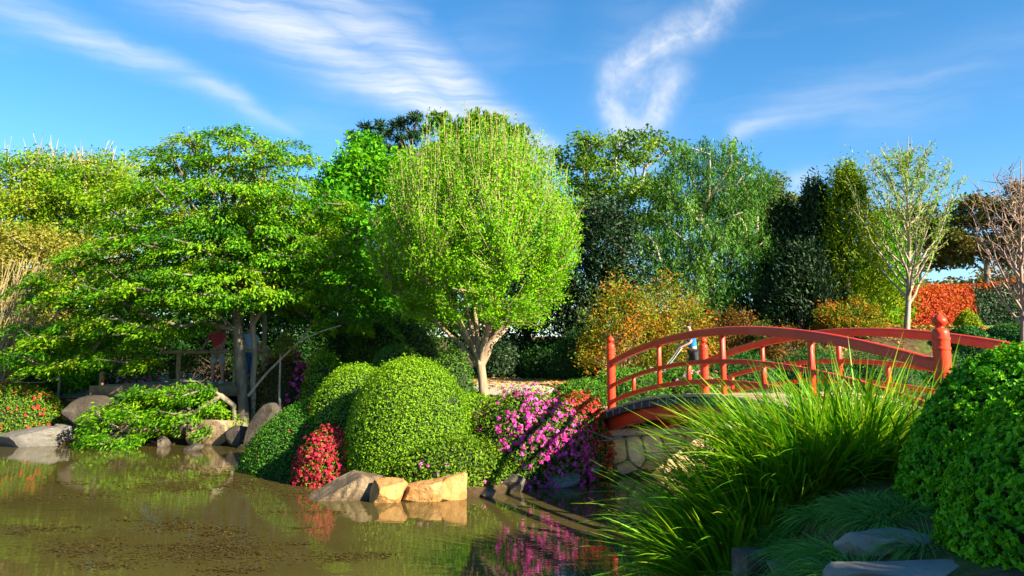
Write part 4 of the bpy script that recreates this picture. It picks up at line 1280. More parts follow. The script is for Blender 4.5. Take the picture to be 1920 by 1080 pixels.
# --- the round-headed tree
def round_tree():
    r = rng_of(210)
    D = 18.6
    b = atD(909, 762, D)
    b[2] = gz(b[0], b[1])
    t = thing('round_tree', 'round-headed bright green tree with upright twigs and a forked grey trunk', 'tree', b)
    cc = atD(897, 455, D)
    R = np.array([212 * px_m(D), 2.4, 236 * px_m(D)])
    fork = atD(903, 668, D)
    paths = []
    tr = np.array([b - [0, 0, .12], atD(908, 745, D), atD(905, 715, D), atD(902, 690, D), atD(900, 668, D)])
    limbs, lw = [], []
    starts = []
    nlimb = 15
    for k in range(nlimb):
        a = 2 * math.pi * k / nlimb + r.uniform(-.15, .15)
        rr_ = .30 + .62 * ((k * 7) % nlimb) / nlimb
        q = cc + np.array([math.cos(a) * R[0] * rr_, math.sin(a) * R[1] * rr_, -R[2] * (.42 - .30 * (1 - rr_)) + r.normal(0, .1)])
        s = tr[-1] + np.array([math.cos(a), math.sin(a), 0]) * .05 + [0, 0, r.uniform(-.28, .02)]
        m = s * .45 + q * .55 + np.array([-(q - s)[0] * .14, -(q - s)[1] * .14, .10]) + r.normal(0, .06, 3)
        u = np.linspace(0, 1, 9)[:, None]
        P = (1 - u) ** 2 * s + 2 * u * (1 - u) * m + u ** 2 * q
        P[1:-1] += r.normal(0, .018, (7, 3))
        limbs.append(P)
        paths.append((P, np.linspace(.062, .022, 9)))
    ob('trunk', tube_mesh('trunk', [(tr, [.17, .125, .108, .105, .11])] + paths, 10), M['bark_round'], t)
    # twigs: nearly straight whips from the limbs to the outline
    nt_ = 1250
    d = rand_dirs(r, nt_ * 2)
    d = d[(d[:, 2] > -.72)][:nt_]
    rad = r.uniform(.45, 1.0, (len(d), 1)) ** .45 * (1 + .085 * vnoise(d, 3.0, 61, 2))[:, None]
    ends = cc + d * R * rad
    # egg shape: a little narrower below
    low = np.clip(-(ends[:, 2] - cc[2]) / R[2], 0, 1)
    ends[:, :2] = cc[:2] + (ends[:, :2] - cc[:2]) * (1 - .25 * low[:, None])
    LP = np.concatenate([l[3:] for l in limbs])
    tw, LPos, LT = [], [], []
    for e in ends:
        dd = np.linalg.norm(LP - e, axis=1) + 1.6 * np.maximum(0, LP[:, 2] - e[2] + .1) + .8 * np.linalg.norm((LP - e)[:, :2] - (e - cc)[:2] * -.3, axis=1)
        s = LP[int(np.argmin(dd + r.uniform(0, .5, len(LP))))]
        L = np.linalg.norm(e - s)
        over = (.10 + .35 * max(0, d[0][2])) * 0
        hgt = (e[2] - cc[2]) / R[2]
        e2 = e + unit(e - s) * (r.uniform(0, .30) if hgt > .35 else r.uniform(0, .12))
        e2[2] += max(0, hgt) * r.uniform(0, .22)
        mid = (s + e2) / 2 + np.array([*(unit((e2 - s)[:2]) * .10 * L), -.03 * L]) * r.uniform(.3, 1.2) + r.normal(0, .03, 3)
        u = np.linspace(0, 1, 7)[:, None]
        P = (1 - u) ** 2 * s + 2 * u * (1 - u) * mid + u ** 2 * e2
        tw.append((P, np.linspace(.017, .0055, 7)))
        m = int(64 + 20 * L)
        hi = .97 if hgt > .45 else .97
        uu = np.sqrt(r.uniform(.02, 1, m)) * hi
        uu = uu[:, None]
        q = (1 - uu) ** 2 * s + 2 * uu * (1 - uu) * mid + uu ** 2 * e2
        LPos.append(q + r.normal(0, .075, (m, 3)))
        LT.append(np.full(m, r.normal(0, .14)))
    # sprigs standing on the whips
    for P, _ in list(tw)[::2]:
        k = r.integers(2, 6)
        dv = unit(P[6] - P[0] + r.normal(0, .5, 3) + [0, 0, .5]) * r.uniform(.25, .6)
        tw.append((np.array([P[k], P[k] + dv * .5, P[k] + dv]), [.009, .007, .005]))
    ob('twig', tube_mesh('twig', tw, 3), M['twig_tan'], t, kind='stuff')
    P = np.concatenate(LPos)
    lt = np.concatenate(LT)
    N = unit(P - cc) + .9 * r.normal(size=P.shape)
    tone = np.clip(.5 + lt + .16 * r.normal(size=len(P)), 0, 1)
    ob('crown', leaf_mesh('crown', r, P, N, .053, aspect=.72, tone=tone), M['round'], t)
round_tree()
def gtree(name, label, x, ybase, D, fork_y, *a, **kw):
    b = atD(x, ybase, D)
    b[2] = gz(b[0], b[1])
    return tree(name, label, b, atD(kw.pop('fork_x', x), fork_y, D), *a, **kw)
# --- belt behind, left to right
gtree('spring_tree', 'pale green tree closing the view behind the bare cane shrub', 40, 660, 34, 560, [(20, 520, 120, 110), (150, 580, 110, 80), (-60, 440, 90, 110)], 34, 1.0, .19, 13000, 'yellowish', 'bark_pale', .16, 220, clump=(.8, .8, .6))
gtree('spring_tree', 'yellow-green tree with a broken pale trunk at the edge of the garden', 22, 640, 29, 330, [(40, 330, 60, 45), (20, 420, 90, 70), (100, 360, 60, 60)], 29, .7, .115, 22000, 'yellowish', 'bark_pale', .13, 221, clump=(.6, .6, .4), bare=8)
gtree('spring_tree', 'yellow-green tree with bare twig ends left of the maple top', 140, 640, 30, 420, [(140, 330, 66, 46), (180, 400, 70, 70), (110, 430, 80, 60), (220, 350, 40, 60)], 30, .7, .115, 26000, 'yellowish', 'bark_pale', .14, 222, clump=(.6, .6, .4), r_tip=.02, bare=14)
gtree('spring_tree', 'tan twiggy tree behind the left branches of the maple', 100, 650, 27, 560, [(60, 490, 100, 70), (160, 500, 70, 60), (30, 560, 70, 50), (60, 620, 100, 50)], 27, .65, .12, 17000, 'tan', 'twig_tan', .12, 223, clump=(.6, .6, .4), r_tip=.02)
gtree('spring_tree', 'light green tree filling the gap behind the maple', 260, 640, 33, 480, [(260, 400, 90, 110), (330, 480, 110, 90), (450, 430, 120, 120)], 33, 1.0, .18, 12000, 'yellowish', 'bark_pale', .16, 224, clump=(.8, .8, .5), tone_sd=.2)
gtree('broadleaf_tree', 'lush bright green tree between the maple and the round tree', 690, 660, 26, 520, [(690, 320, 75, 60), (650, 400, 80, 70), (720, 420, 80, 80), (640, 500, 90, 60), (720, 530, 60, 60)], 26, .72, .17, 22000, 'lush', 'bark_dark', .17, 225, clump=(.55, .55, .4), aspect=.6)
gtree('pine_tree', 'dark pine whose top shows above the lush green tree', 735, 640, 36, 330, [(770, 238, 28, 24, 1), (725, 262, 50, 22, 1.2), (690, 275, 34, 18, 1), (740, 320, 80, 40)], 36, .62, .30, 9000, 'pine', 'bark_dark', .2, 226, style='tuft', clump=(.42, .42, .35), aspect=.16)
gtree('cedar_tree', 'feathery cedar crown showing left above the round tree', 850, 640, 38, 330, [(850, 235, 34, 22, 1.2), (840, 300, 60, 50), (820, 270, 30, 16, 1)], 38, .7, .28, 6500, 'wisp', 'bark_dark', .2, 227, style='weep', clump=(.6, .6, .2), aspect=.3, hang=.5)
gtree('cedar_tree', 'feathery cedar crown showing right above the round tree', 925, 640, 38, 320, [(915, 228, 40, 18, 1.2), (950, 245, 36, 20, 1.1), (925, 300, 80, 50)], 38, .7, .28, 7500, 'wisp', 'bark_dark', .2, 228, style='weep', clump=(.6, .6, .2), aspect=.3, hang=.5)
gtree('wispy_tree', 'open-crowned tree with pale twigs showing right of the round tree', 1110, 640, 35, 420, [(1075, 290, 40, 45), (1120, 330, 60, 60), (1170, 290, 60, 40), (1230, 275, 42, 34), (1180, 380, 90, 70), (1090, 380, 50, 80)], 35, .85, .19, 12500, 'wisp', 'bark_pale', .16, 229, clump=(.62, .62, .4), r_tip=.022, tone_sd=.25)
gtree('weeping_tree', 'big grey-green tree with drooping foliage behind the bronze shrubs', 1330, 650, 31, 470, [(1335, 290, 60, 36), (1290, 345, 66, 60), (1370, 350, 76, 60), (1330, 440, 110, 80), (1250, 460, 60, 90), (1400, 450, 40, 80), (1310, 530, 90, 60)], 31, .70, .15, 45000, 'weep', 'bark_pale', .2, 230, style='weep', clump=(.6, .6, .3), aspect=.28, hang=1.0)
gtree('rounded_tree', 'rounded olive-green tree behind the weeping tree', 1440, 640, 37, 480, [(1430, 400, 66, 70), (1470, 420, 40, 60)], 37, .8, .17, 11000, 'olive', 'bark_dark', .2, 231, clump=(.6, .6, .45))
gtree('evergreen_tree', 'dark evergreen in shade between the round tree and the bronze shrubs', 1130, 660, 30, 560, [(1130, 460, 55, 90), (1080, 560, 60, 70), (1160, 540, 50, 60)], 30, .62, .15, 17000, 'dark', 'bark_dark', .18, 232, clump=(.55, .55, .5))
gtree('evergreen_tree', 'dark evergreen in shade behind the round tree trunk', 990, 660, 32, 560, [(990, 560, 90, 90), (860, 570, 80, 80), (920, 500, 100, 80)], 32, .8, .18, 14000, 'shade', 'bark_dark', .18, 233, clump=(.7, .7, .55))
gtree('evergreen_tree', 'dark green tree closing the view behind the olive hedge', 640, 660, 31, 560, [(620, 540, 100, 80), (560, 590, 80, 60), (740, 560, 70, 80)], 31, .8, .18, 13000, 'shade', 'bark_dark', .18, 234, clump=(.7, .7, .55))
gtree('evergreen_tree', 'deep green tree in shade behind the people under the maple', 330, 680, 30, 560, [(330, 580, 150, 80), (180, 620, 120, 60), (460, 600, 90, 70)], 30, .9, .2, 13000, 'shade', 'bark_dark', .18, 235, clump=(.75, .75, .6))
def conifer(name, label, x, ybase, D, ytop, wpx, n, leaf, mat, seed, lean=0, spike=.08, aspect=.35, rag=.14, taper=2.1):
    r = rng_of(seed)
    top = atD(x + lean, ytop, D)
    b = atD(x, ybase, D)
    b[2] = gz(b[0], D)
    t = thing(name, label, 'tree', b)
    h = top[2] - b[2]
    ob('trunk', tube_mesh('trunk', [(np.array([b - [0, 0, .1], b + (top - b) * .5, b + (top - b) * .96]), [.14, .08, .015])], 7), M['bark_dark'], t)
    Rm = wpx * px_m(D) / 2
    nc = 260
    u = r.uniform(.02, 1.0, nc) ** .8
    a = r.uniform(0, 6.283, nc)
    prof = np.minimum(1, (1 - u) * taper + .06) ** .75 * (1 + rag * vnoise(np.stack([np.cos(a) * 2, np.sin(a) * 2, u * 9], -1), 1.6, seed))
    C = b + (top - b) * u[:, None] + np.stack([np.cos(a), np.sin(a), 0 * a], -1) * (Rm * prof * r.uniform(.6, 1, nc))[:, None]
    per = n // nc
    P = np.repeat(C, per, 0) + r.normal(size=(nc * per, 3)) * np.array([.16, .16, .26]) * (Rm + .6) / 1.6
    rad3 = np.repeat(np.stack([np.cos(a), np.sin(a), .9 + 0 * a], -1), per, 0)
    tone = np.clip(.48 + np.repeat(r.normal(0, .2, nc), per) + .2 * r.normal(size=len(P)), 0, 1)
    ob('crown', leaf_mesh('crown', r, P, r.normal(size=P.shape), leaf, aspect=aspect, axis=rad3 * 1.5, tone=tone), M[mat], t)
gtree('evergreen_tree', 'shaded evergreen filling the gap behind the lower bronze shrub', 1395, 650, 34, 590, [(1395, 575, 60, 60), (1470, 600, 50, 40)], 34, .8, .16, 8000, 'shade', 'bark_dark', .15, 236, clump=(.6, .6, .5))
conifer('conifer', 'dark columnar conifer left of the taller dark one', 1468, 625, 31, 384, 92, 13000, .17, 'dark', 241)
conifer('conifer', 'tall dark columnar conifer with ragged sides', 1530, 625, 30.5, 350, 104, 15000, .17, 'dark', 242)
conifer('conifer', 'golden-green conifer lit by the sun behind the dark pair', 1590, 625, 29.6, 326, 150, 19000, .15, 'golden', 243, taper=1.25, rag=.25)
conifer('conifer', 'shorter dark conifer filling the foot of the dark pair', 1500, 630, 29, 470, 130, 10000, .16, 'dark', 244)
conifer('conifer', 'green conifer right of the golden one behind the sparse tree', 1650, 620, 33, 420, 120, 11000, .16, 'lush', 245)
# sparse upright tree
def sparse_tree(name, label, x, ybase, D, ytop, wpx, mat, bark, seed, nb=30, leafn=60, leaf=.10, rt=.11, fork=.14, vee=1.0, tipr=.008):
    r = rng_of(seed)
    b = atD(x, ybase, D)
    b[2] = gz(b[0], D)
    t = thing(name, label, 'tree', b)
    top = atD(x, ytop, D)
    h = top[2] - b[2]
    Rm = wpx * px_m(D) / 2
    tr = np.array([b + (top - b) * u + np.array([.05 * math.sin(7 * u + seed), 0.04 * math.cos(5 * u), 0]) for u in np.linspace(-.01, 1, 14)])
    paths = [(tr, np.linspace(rt, .012, 14))]
    LP, LA = [], []
    for k in range(nb):
        u0 = fork + (.86 - fork) * (k / nb) ** 1.05 + r.uniform(-.01, .01)
        s = np.array([np.interp(u0 * 13, range(14), tr[:, q]) for q in range(3)])
        a = k * 2.4 + r.uniform(-.3, .3)
        L = h * (1.0 - u0) * r.uniform(.55, .8)
        reach = min(L * .62, Rm * r.uniform(.75, 1.0)) * vee
        e = s + np.array([math.cos(a) * reach, math.sin(a) * reach, L * .86])
        m = s + (e - s) * .5 + np.array([math.cos(a), math.sin(a), -.6]) * L * .10
        uu = np.linspace(0, 1, 9)[:, None]
        P = (1 - uu) ** 2 * s + 2 * uu * (1 - uu) * m + uu ** 2 * e + r.normal(0, .02, (9, 3))
        r0 = .045 * (1 - u0) + .014
        paths.append((P, np.linspace(r0, tipr, 9)))
        for q in range(2, 9):
            for _ in range(2):
                dv = unit(P[min(q, 8)] - P[q - 2] + r.normal(0, .45, 3)) * r.uniform(.25, .75) * (1 - .3 * u0)
                paths.append((np.array([P[q], P[q] + dv * .5 + [0, 0, .02], P[q] + dv + [0, 0, .06]]), [.012, .009, tipr * .7]))
                w_ = r.uniform(.1, 1, leafn // 12)[:, None]
                LP.append(P[q] + dv * w_ + r.normal(0, .05, (len(w_), 3)))
        w_ = r.uniform(.15, 1, leafn)[:, None]
        LP.append((1 - w_) ** 2 * s + 2 * w_ * (1 - w_) * m + w_ ** 2 * e + r.normal(0, .07, (leafn, 3)))
    ob('trunk', tube_mesh('trunk', paths, 5), M[bark], t)
    if mat:
        P = np.concatenate(LP)
        ob('crown', leaf_mesh('crown', r, P, r.normal(size=P.shape) + [0, 0, .5], leaf, aspect=.62, tone=np.clip(r.normal(.55, .25, len(P)), 0, 1)), M[mat], t)
sparse_tree('upright_tree', 'slender tree with upright pale branches and sparse new green leaves', 1702, 612, 28, 255, 215, 'sparse', 'bark_pale', 251, nb=38, leafn=78, leaf=.085)
sparse_tree('bare_tree', 'leafless tree with reddish upright twigs at the end of the red hedge', 1912, 606, 25, 300, 150, None, 'twig_red', 252, nb=34, rt=.09, tipr=.007)
gtree('gum_tree', 'distant gum tree with olive and rust coloured crown behind the red hedge', 1850, 560, 52, 460, [(1850, 400, 70, 34), (1800, 450, 40, 50), (1880, 450, 60, 50), (1930, 400, 60, 50)], 52, 1.2, .26, 14000, 'euc', 'bark_maple', .20, 253, clump=(.95, .95, .5), r_tip=.03)
gtree('gum_tree', 'distant gum tree showing through the sparse upright tree', 1720, 560, 56, 470, [(1700, 420, 70, 30), (1660, 400, 40, 24), (1760, 460, 50, 40)], 56, 1.2, .28, 9000, 'euc', 'bark_pale', .25, 254, clump=(.95, .95, .5), r_tip=.03)
for k, (x, yt, w, D, lb) in enumerate(((1640, 520, 120, 60, 'far dark trees behind the green conifer'), (1745, 540, 110, 62, 'far low tree line seen under the sparse tree'), (1880, 520, 160, 64, 'far dark tree below the gum crown'))):
    gtree('distant_tree', lb.replace('trees', 'tree'), x, 600, D, yt + 30, [(x, yt + 30, w / 2, 36)], D, 1.3, .34, 5000, 'euc' if k else 'shade', 'bark_dark', .2, 260 + k, clump=(1.0, 1.0, .7))
# arching bare shrub at the left edge
def cane_shrub():
    r = rng_of(270)
    b = atD(-12, 668, 23)
    b[2] = gz(b[0], 23)
    t = thing('cane_shrub', 'shrub of bare arching tan canes at the garden edge under the yellow-green trees', 'shrub', b)
    paths = []
    for k in range(150):
        e = atD(r.uniform(-60, 140), r.uniform(470, 610), 23 + r.uniform(-1.2, 1.2))
        s = b + np.array([*(r.normal(0, .25, 2)), 0])
        m = s * .5 + e * .5 + np.array([-.2, 0, .5 * r.uniform(.3, 1)])
        u = np.linspace(0, 1, 9)[:, None]
        P = (1 - u) ** 2 * s + 2 * u * (1 - u) * m + u ** 2 * e + r.normal(0, .015, (9, 3))
        paths.append((P, np.linspace(.022, .006, 9)))
        for q in (5, 6, 7):
            dv = unit(P[8] - P[4] + r.normal(0, .4, 3)) * r.uniform(.2, .5)
            paths.append((np.array([P[q], P[q] + dv * .5, P[q] + dv]), [.008, .006, .004]))
    ob('cane', tube_mesh('cane', paths, 4), M['twig_tan'], t, kind='stuff')
cane_shrub()

# ------------------------------------------------------------------ grasses, weed, litter
def blades(r, base, dirs, length, width, droop, seg=7, tone=None):
    """arching strap leaves: each a tapering ribbon"""
    n = len(base)
    u = np.linspace(0, 1, seg + 1)
    length = np.asarray(length)[:, None]
    d = unit(dirs)
    hor = unit(d * [1, 1, 0] + 1e-6)
    P = base[:, None, :] + d[:, None, :] * (u[None, :, None] * length[:, :, None])
    sagv = (np.asarray(droop)[:, None] * length * u[None] ** 2.2)
    P[:, :, 2] -= sagv
    P += hor[:, None, :] * (sagv * .35)[:, :, None]
    tan = np.gradient(P, axis=1)
    side = np.cross(tan, np.array([0, 0, 1.0])) + .35 * r.normal(size=(n, 1, 3)) * np.linalg.norm(tan, axis=-1, keepdims=True)
    side = unit(side)
    w = np.asarray(width)[:, None, None] * np.minimum(1, (1 - u) * 2.4 + .04)[None, :, None] * .5
    V = np.stack([P - side * w, P + side * w], 2).reshape(n, -1, 3)
    k = 2 * (seg + 1)
    i = np.arange(n)[:, None, None] * k
    j = np.arange(seg)[None, :, None] * 2
    q = (i + j + np.array([0, 1, 3, 2])[None, None]).reshape(-1, 4)
    tn = np.repeat(tone if tone is not None else r.uniform(0, 1, n), k)
    return V.reshape(-1, 3), q, np.repeat(tn[:, None], 3, 1)
def grass_clump(name, label, cat, c, n, length, width, spread, lean, droop, mat, seed, bias=(0, 0, 0), seg=7, group=None, tonem=.45):
    r = rng_of(seed)
    t = thing(name, label, cat, c, group)
    a = r.uniform(0, 6.283, n)
    rad = np.sqrt(r.uniform(0, 1, n))
    base = np.array(c) + np.stack([np.cos(a) * rad * spread, np.sin(a) * rad * spread, -.05 + 0 * a], -1)
    ln = np.abs(r.normal(0, 1, n)) * .3 + rad * lean
    dirs = np.stack([np.cos(a) * ln, np.sin(a) * ln, np.ones(n)], -1) + np.array(bias) + .12 * r.normal(size=(n, 3))
    L = length * r.uniform(.55, 1.1, n)
    dr = droop * r.uniform(.4, 1.5, n)
    tone = np.clip(tonem + .22 * r.normal(size=n), 0, 1)
    tone[r.uniform(size=n) < .035] = 1.0
    V, q, tn = blades(r, base, dirs, L, width * r.uniform(.7, 1.2, n), dr, seg, tone)
    ob('blade', mesh_from('blade', V, q, tn), M[mat], t, kind='stuff')
    return t
lom = [(2.12, 7.25, 'mat rush clump fanning out over the water at the bank', (-.16, .05, 0), 760), (2.45, 7.05, 'tall mat rush clump with sunlit tips in front of the bridge', (-.1, .05, 0), 900),
       (2.95, 7.15, 'mat rush clump against the path end of the red bridge', (.05, .0, 0), 800), (2.25, 6.95, 'shaded mat rush clump in front of the sunlit ones', (-.08, -.1, 0), 800),
       (2.8, 6.9, 'mat rush clump beside the clipped box mounds', (.1, -.1, 0), 760), (1.56, 6.75, 'mat rush clump drooping to the water by the reeds', (-.22, -.05, 0), 760), (3.3, 6.95, 'mat rush clump tucked behind the rear box mound', (.1, .05, 0), 520),
       (1.85, 7.0, 'mat rush clump between the drooping one and the tall sunlit one', (-.18, 0, 0), 700)]
for k, (x, y, lb, bi, n) in enumerate(lom):
    x = x + .16
    grass_clump('mat_rush', lb, 'grass clump', (x, y, gz(x, y)), int(n * .92), (1.6, 1.62, 1.62, 1.5, 1.5, 1.2, 1.5, 1.4)[k], 0.0215, .26, .56, .30, 'lomandra', 300 + k, bias=bi, seg=8, tonem=.5, group='mat rushes at the bridge')
rb = atz(1128, 1085, 0)
grass_clump('water_reed', 'few thin green reed leaves standing in the water beside the mat rush', 'reed', (rb[0] + .1, rb[1] - .15, -.1), 34, .75, .012, .14, .4, .08, 'mondo', 320, tonem=.8)
rb = atz(1205, 1090, 0)
grass_clump('water_reed', 'broader reed leaves at the water edge below the mat rush', 'reed', (rb[0] + .05, rb[1] - .3, -.05), 60, .8, .014, .2, .4, .1, 'mondo', 321, tonem=.7)
mon = [(1500, 985, .60), (1560, 965, .66), (1625, 945, .72), (1690, 950, .78), (1470, 1030, .60), (1525, 1030, .66), (1585, 1035, .70), (1545, 1078, .70), (1450, 1085, .62), (1615, 1075, .74), (1660, 968, .75), (1740, 1015, .78), (1420, 1000, .52)]
mon_lb = ['tuft of dark mondo grass under the mat rush', 'mondo grass tuft between the mat rush and the flat stones', 'mondo grass tuft behind the upper flat stone', 'mondo grass tuft beside the grey rock under the box mound',
          'mondo grass tuft behind the short stone post', 'mondo grass tuft right of the short stone post', 'large mondo grass tuft left of the upper flat stone', 'mondo grass tuft left of the lower flat stone',
          'mondo grass tuft at the foot of the short stone post', 'mondo grass tuft between the two flat stones', 'mondo grass tuft on the upper edge of the flat stone', 'mondo grass tuft under the front box mound', 'mondo grass tuft at the edge of the water reeds']
for k, ((x, y, z), lb) in enumerate(zip(mon, mon_lb)):
    p_ = on_ground(x, y, 3.0, 9.0)
    grass_clump('mondo_grass', lb, 'grass clump', (p_[0], p_[1], gz(p_[0], p_[1])), 620, .30, .0055, .15, 1.3, .75, 'mondo', 330 + k, seg=5, group='mondo grass tufts', tonem=.4)

# box mounds by the path (leaves stand outwards in rosettes)
def box_mound(label, c, R, n, seed, leaf=.034):
    r = rng_of(seed)
    c, R = np.array(c, float), np.array(R, float)
    t = thing('box_mound', label, 'shrub', c)
    dome_core('inner_twigs', c, R, 2.05, .05, 3.2, seed, t, .95)
    nr = n // 6
    P, N = dome_points(r, nr, 2.05, -.2)
    L = lump(P * R, c, .05, 3.2, seed) * (1 + .012 * vnoise(P * R, 14, seed + 1)) + r.normal(0, .016, len(P))
    W_ = c + P * R * L[:, None]
    N = unit(unit(N / R) + .25 * r.normal(size=N.shape))
    k = 6
    B = np.repeat(W_, k, 0)
    Ax = np.repeat(N, k, 0)
    side = unit(np.cross(Ax, rand_dirs(r, len(Ax))))
    d = unit(Ax * r.uniform(.35, 1.2, (len(Ax), 1)) + side)
    Pl = B + d * leaf * .45 - Ax * r.uniform(0, .03, (len(Ax), 1))
    Nl = unit(Ax - side * .55 + .2 * r.normal(size=Ax.shape))
    tone = np.clip(.40 + np.repeat(.2 * vnoise(W_, 5, seed + 2) + .16 * r.normal(size=len(W_)), k) + .12 * r.normal(size=len(Pl)), 0, 1)
    ob('foliage', leaf_mesh('foliage', r, Pl, Nl, leaf, aspect=.62, axis=d * 5, tone=tone, fold=.4), M['box'], t, kind='stuff')
    st = []
    for q in range(7):
        a = r.uniform(0, 6.28)
        b = c + np.array([math.cos(a) * .1, math.sin(a) * .1, -.12])
        e = c + np.array([math.cos(a) * R[0] * .6, math.sin(a) * R[1] * .6, R[2] * .5])
        st.append((np.array([b, (b + e) / 2 + [0, 0, -.08], e]), [.03, .022, .012]))
    ob('stem', tube_mesh('stem', st, 6), M['bark_dark'], t)
box_mound('clipped box mound in shade with bright leaf tips beside the flat stones', (3.07, 4.15, .74), (.90, .88, 1.27), 84000, 351, leaf=.030)
box_mound('clipped box mound with a sunlit crest between the bridge post and the front mound', (3.47, 5.35, .86), (.95, .85, 1.28), 66000, 352, leaf=.032)

# stones by the path
def slab_stone(label, px, py, z, dims, rot, seed, mat='slab'):
    p_ = on_ground(px, py, 3.0, 9.0)
    z = p_[2] + .05
    me = rock_mesh(seed, dims, cuts=12, flat_top=.45, hi=True)
    o = ob('flat_stone', me, M[mat])
    o.location = (p_[0], p_[1], z - .225 * dims[2])
    o.rotation_euler = rot
    tag(o, label, 'stone')
slab_stone('flat grey stepping stone among the mondo grass', 1668, 1018, .80, (.62, .52, .34), (0, .02, .2), 361)
slab_stone('lower flat grey stepping stone under the edge of the front box mound', 1705, 1078, .78, (.78, .5, .32), (0, -.03, -.1), 362)
slab_stone('small grey stone half covered by mondo grass', 1476, 1068, .62, (.34, .3, .26), (0, .05, .5), 363)
rock('rough grey rock at the foot of the rear box mound', (*atD(1708, 950, 5.6)[:2], .80), (.30, .3, .26), (0, .1, .3), 364, M['rock_grey'])
rock('grey split rock under the front box mound', (*atz(1900, 1075, .85)[:2], .78), (.35, .3, .25), (.1, .1, .9), 365, M['rock_grey'])
sp_ = atD(1408, 1030, 5.7)
st_v, st_f = boxv((-.10, -.09, -.6), (.10, .09, .0))
st_me = bevel_mesh(mesh_from('stone_post', st_v, st_f), .018, 2)
bmx = bmesh.new()
bmx.from_mesh(st_me)
bmesh.ops.subdivide_edges(bmx, edges=bmx.edges[:], cuts=3, use_grid_fill=True)
for v in bmx.verts:
    q = np.array([v.co[:]])
    v.co += Vector(unit(q)[0]) * float(.010 * vnoise(q, 18, 6)[0])
bmx.to_mesh(st_me)
bmx.free()
sp_o = ob('stone_post', st_me, M['rock_dark'])
sp_o.location = tuple(sp_)
sp_o.rotation_euler = (0, .03, .35)
tag(sp_o, 'short squared grey stone post at the edge of the bank', 'post')

# floating weed
def pond_weed():
    r = rng_of(370)
    patches = [(150, 1030, 80, 14), (400, 1035, 150, 22), (330, 985, 60, 12), (345, 990, 100, 8), (420, 1000, 60, 14), (90, 990, 80, 7), (120, 905, 60, 6), (320, 915, 110, 10), (480, 915, 130, 10), (560, 925, 70, 8),
               (420, 905, 140, 8), (300, 895, 80, 8), (240, 975, 40, 5), (640, 1045, 60, 9), (700, 1040, 40, 6), (200, 1060, 60, 8), (430, 1070, 60, 7), (60, 935, 50, 5), (520, 960, 40, 4), (560, 990, 30, 4), (30, 1000, 30, 4), (170, 930, 80, 5), (620, 960, 50, 4),
               (470, 890, 120, 5), (380, 880, 130, 6), (280, 870, 80, 5), (560, 1020, 30, 4), (210, 1010, 30, 4)]
    Ps = []
    for x, y, rx, ry in patches:
        n = int(rx * ry * .42)
        q = r.normal(size=(n, 2)) * .5
        q += .25 * np.stack([vnoise(np.c_[q * 3, 0 * q[:, :1]], 1.5, int(x)), vnoise(np.c_[q * 3, 0 * q[:, :1]], 1.5, int(y))], -1)
        for a, b in q:
            Ps.append(atz(x + a * rx, max(842, y + b * ry), .004))
    P = np.array(Ps)
    P = P[pond_sd(P[:, 0], P[:, 1]) < -.1]
    P[:, 2] = .004 + r.uniform(0, .006, len(P))
    N = np.array([0, 0, 1.0]) + .10 * r.normal(size=P.shape)
    ob('pond_weed', leaf_mesh('pond_weed', r, P, N, .045, aspect=.55, fold=.05, tone=np.clip(.4 + .3 * vnoise(P, 2, 8) + .2 * r.normal(size=len(P)), 0, 1)), M['weed'], kind='stuff')['label'] = 'brown-olive weed floating in loose mats on the pond'
pond_weed()
def litter():
    r = rng_of(380)
    Ps = []
    for (x0, x1, y0, y1, n) in ((6, 17, 21.5, 31, 9000), (-9, -4, 19.0, 23, 2600), (-7.4, -5.4, 18.2, 20.6, 1500), (-3, 3, 22, 31, 2500), (-12, -7, 19.8, 24, 1500)):
        q = np.c_[r.uniform(x0, x1, n), r.uniform(y0, y1, n)]
        Ps.append(q)
    q = np.concatenate(Ps)
    q = q[pond_sd(q[:, 0], q[:, 1]) > .15]
    v = vnoise(np.c_[q, 0 * q[:, :1]], .9, 12)
    q = q[v + .5 * r.normal(size=len(q)) > -.35]
    P = np.c_[q, ground_z(q[:, 0], q[:, 1]) + .035 + r.uniform(0, .02, len(q))]
    N = np.array([0, 0, 1.0]) + .45 * r.normal(size=P.shape)
    o = ob('leaf_litter', leaf_mesh('leaf_litter', r, P, N, .11, aspect=.6, tone=r.uniform(0, 1, len(P))), M['litter'], kind='stuff')
    o['label'] = 'fallen orange and tan leaves lying on the garden slopes'
litter()
def dry_grass():
    r = rng_of(390)
    n = 2600
    x, y = r.uniform(-7.3, -4.9, n), r.uniform(18.6, 21.6, n)
    k = pond_sd(x, y) > .25
    x, y = x[k], y[k]
    n = len(x)
    base = np.c_[x, y, ground_z(x, y) - .02]
    V, q, tn = blades(r, base, np.c_[r.normal(0, .6, (n, 2)), np.ones(n)], r.uniform(.14, .36, n), np.full(n, .014), r.uniform(.3, .8, n), 4)
    o = ob('dry_grass', mesh_from('dry_grass', V, q, tn), M['drygrass'], kind='stuff')
    o['label'] = 'golden dry grass on the bank right of the maple foot'
dry_grass()

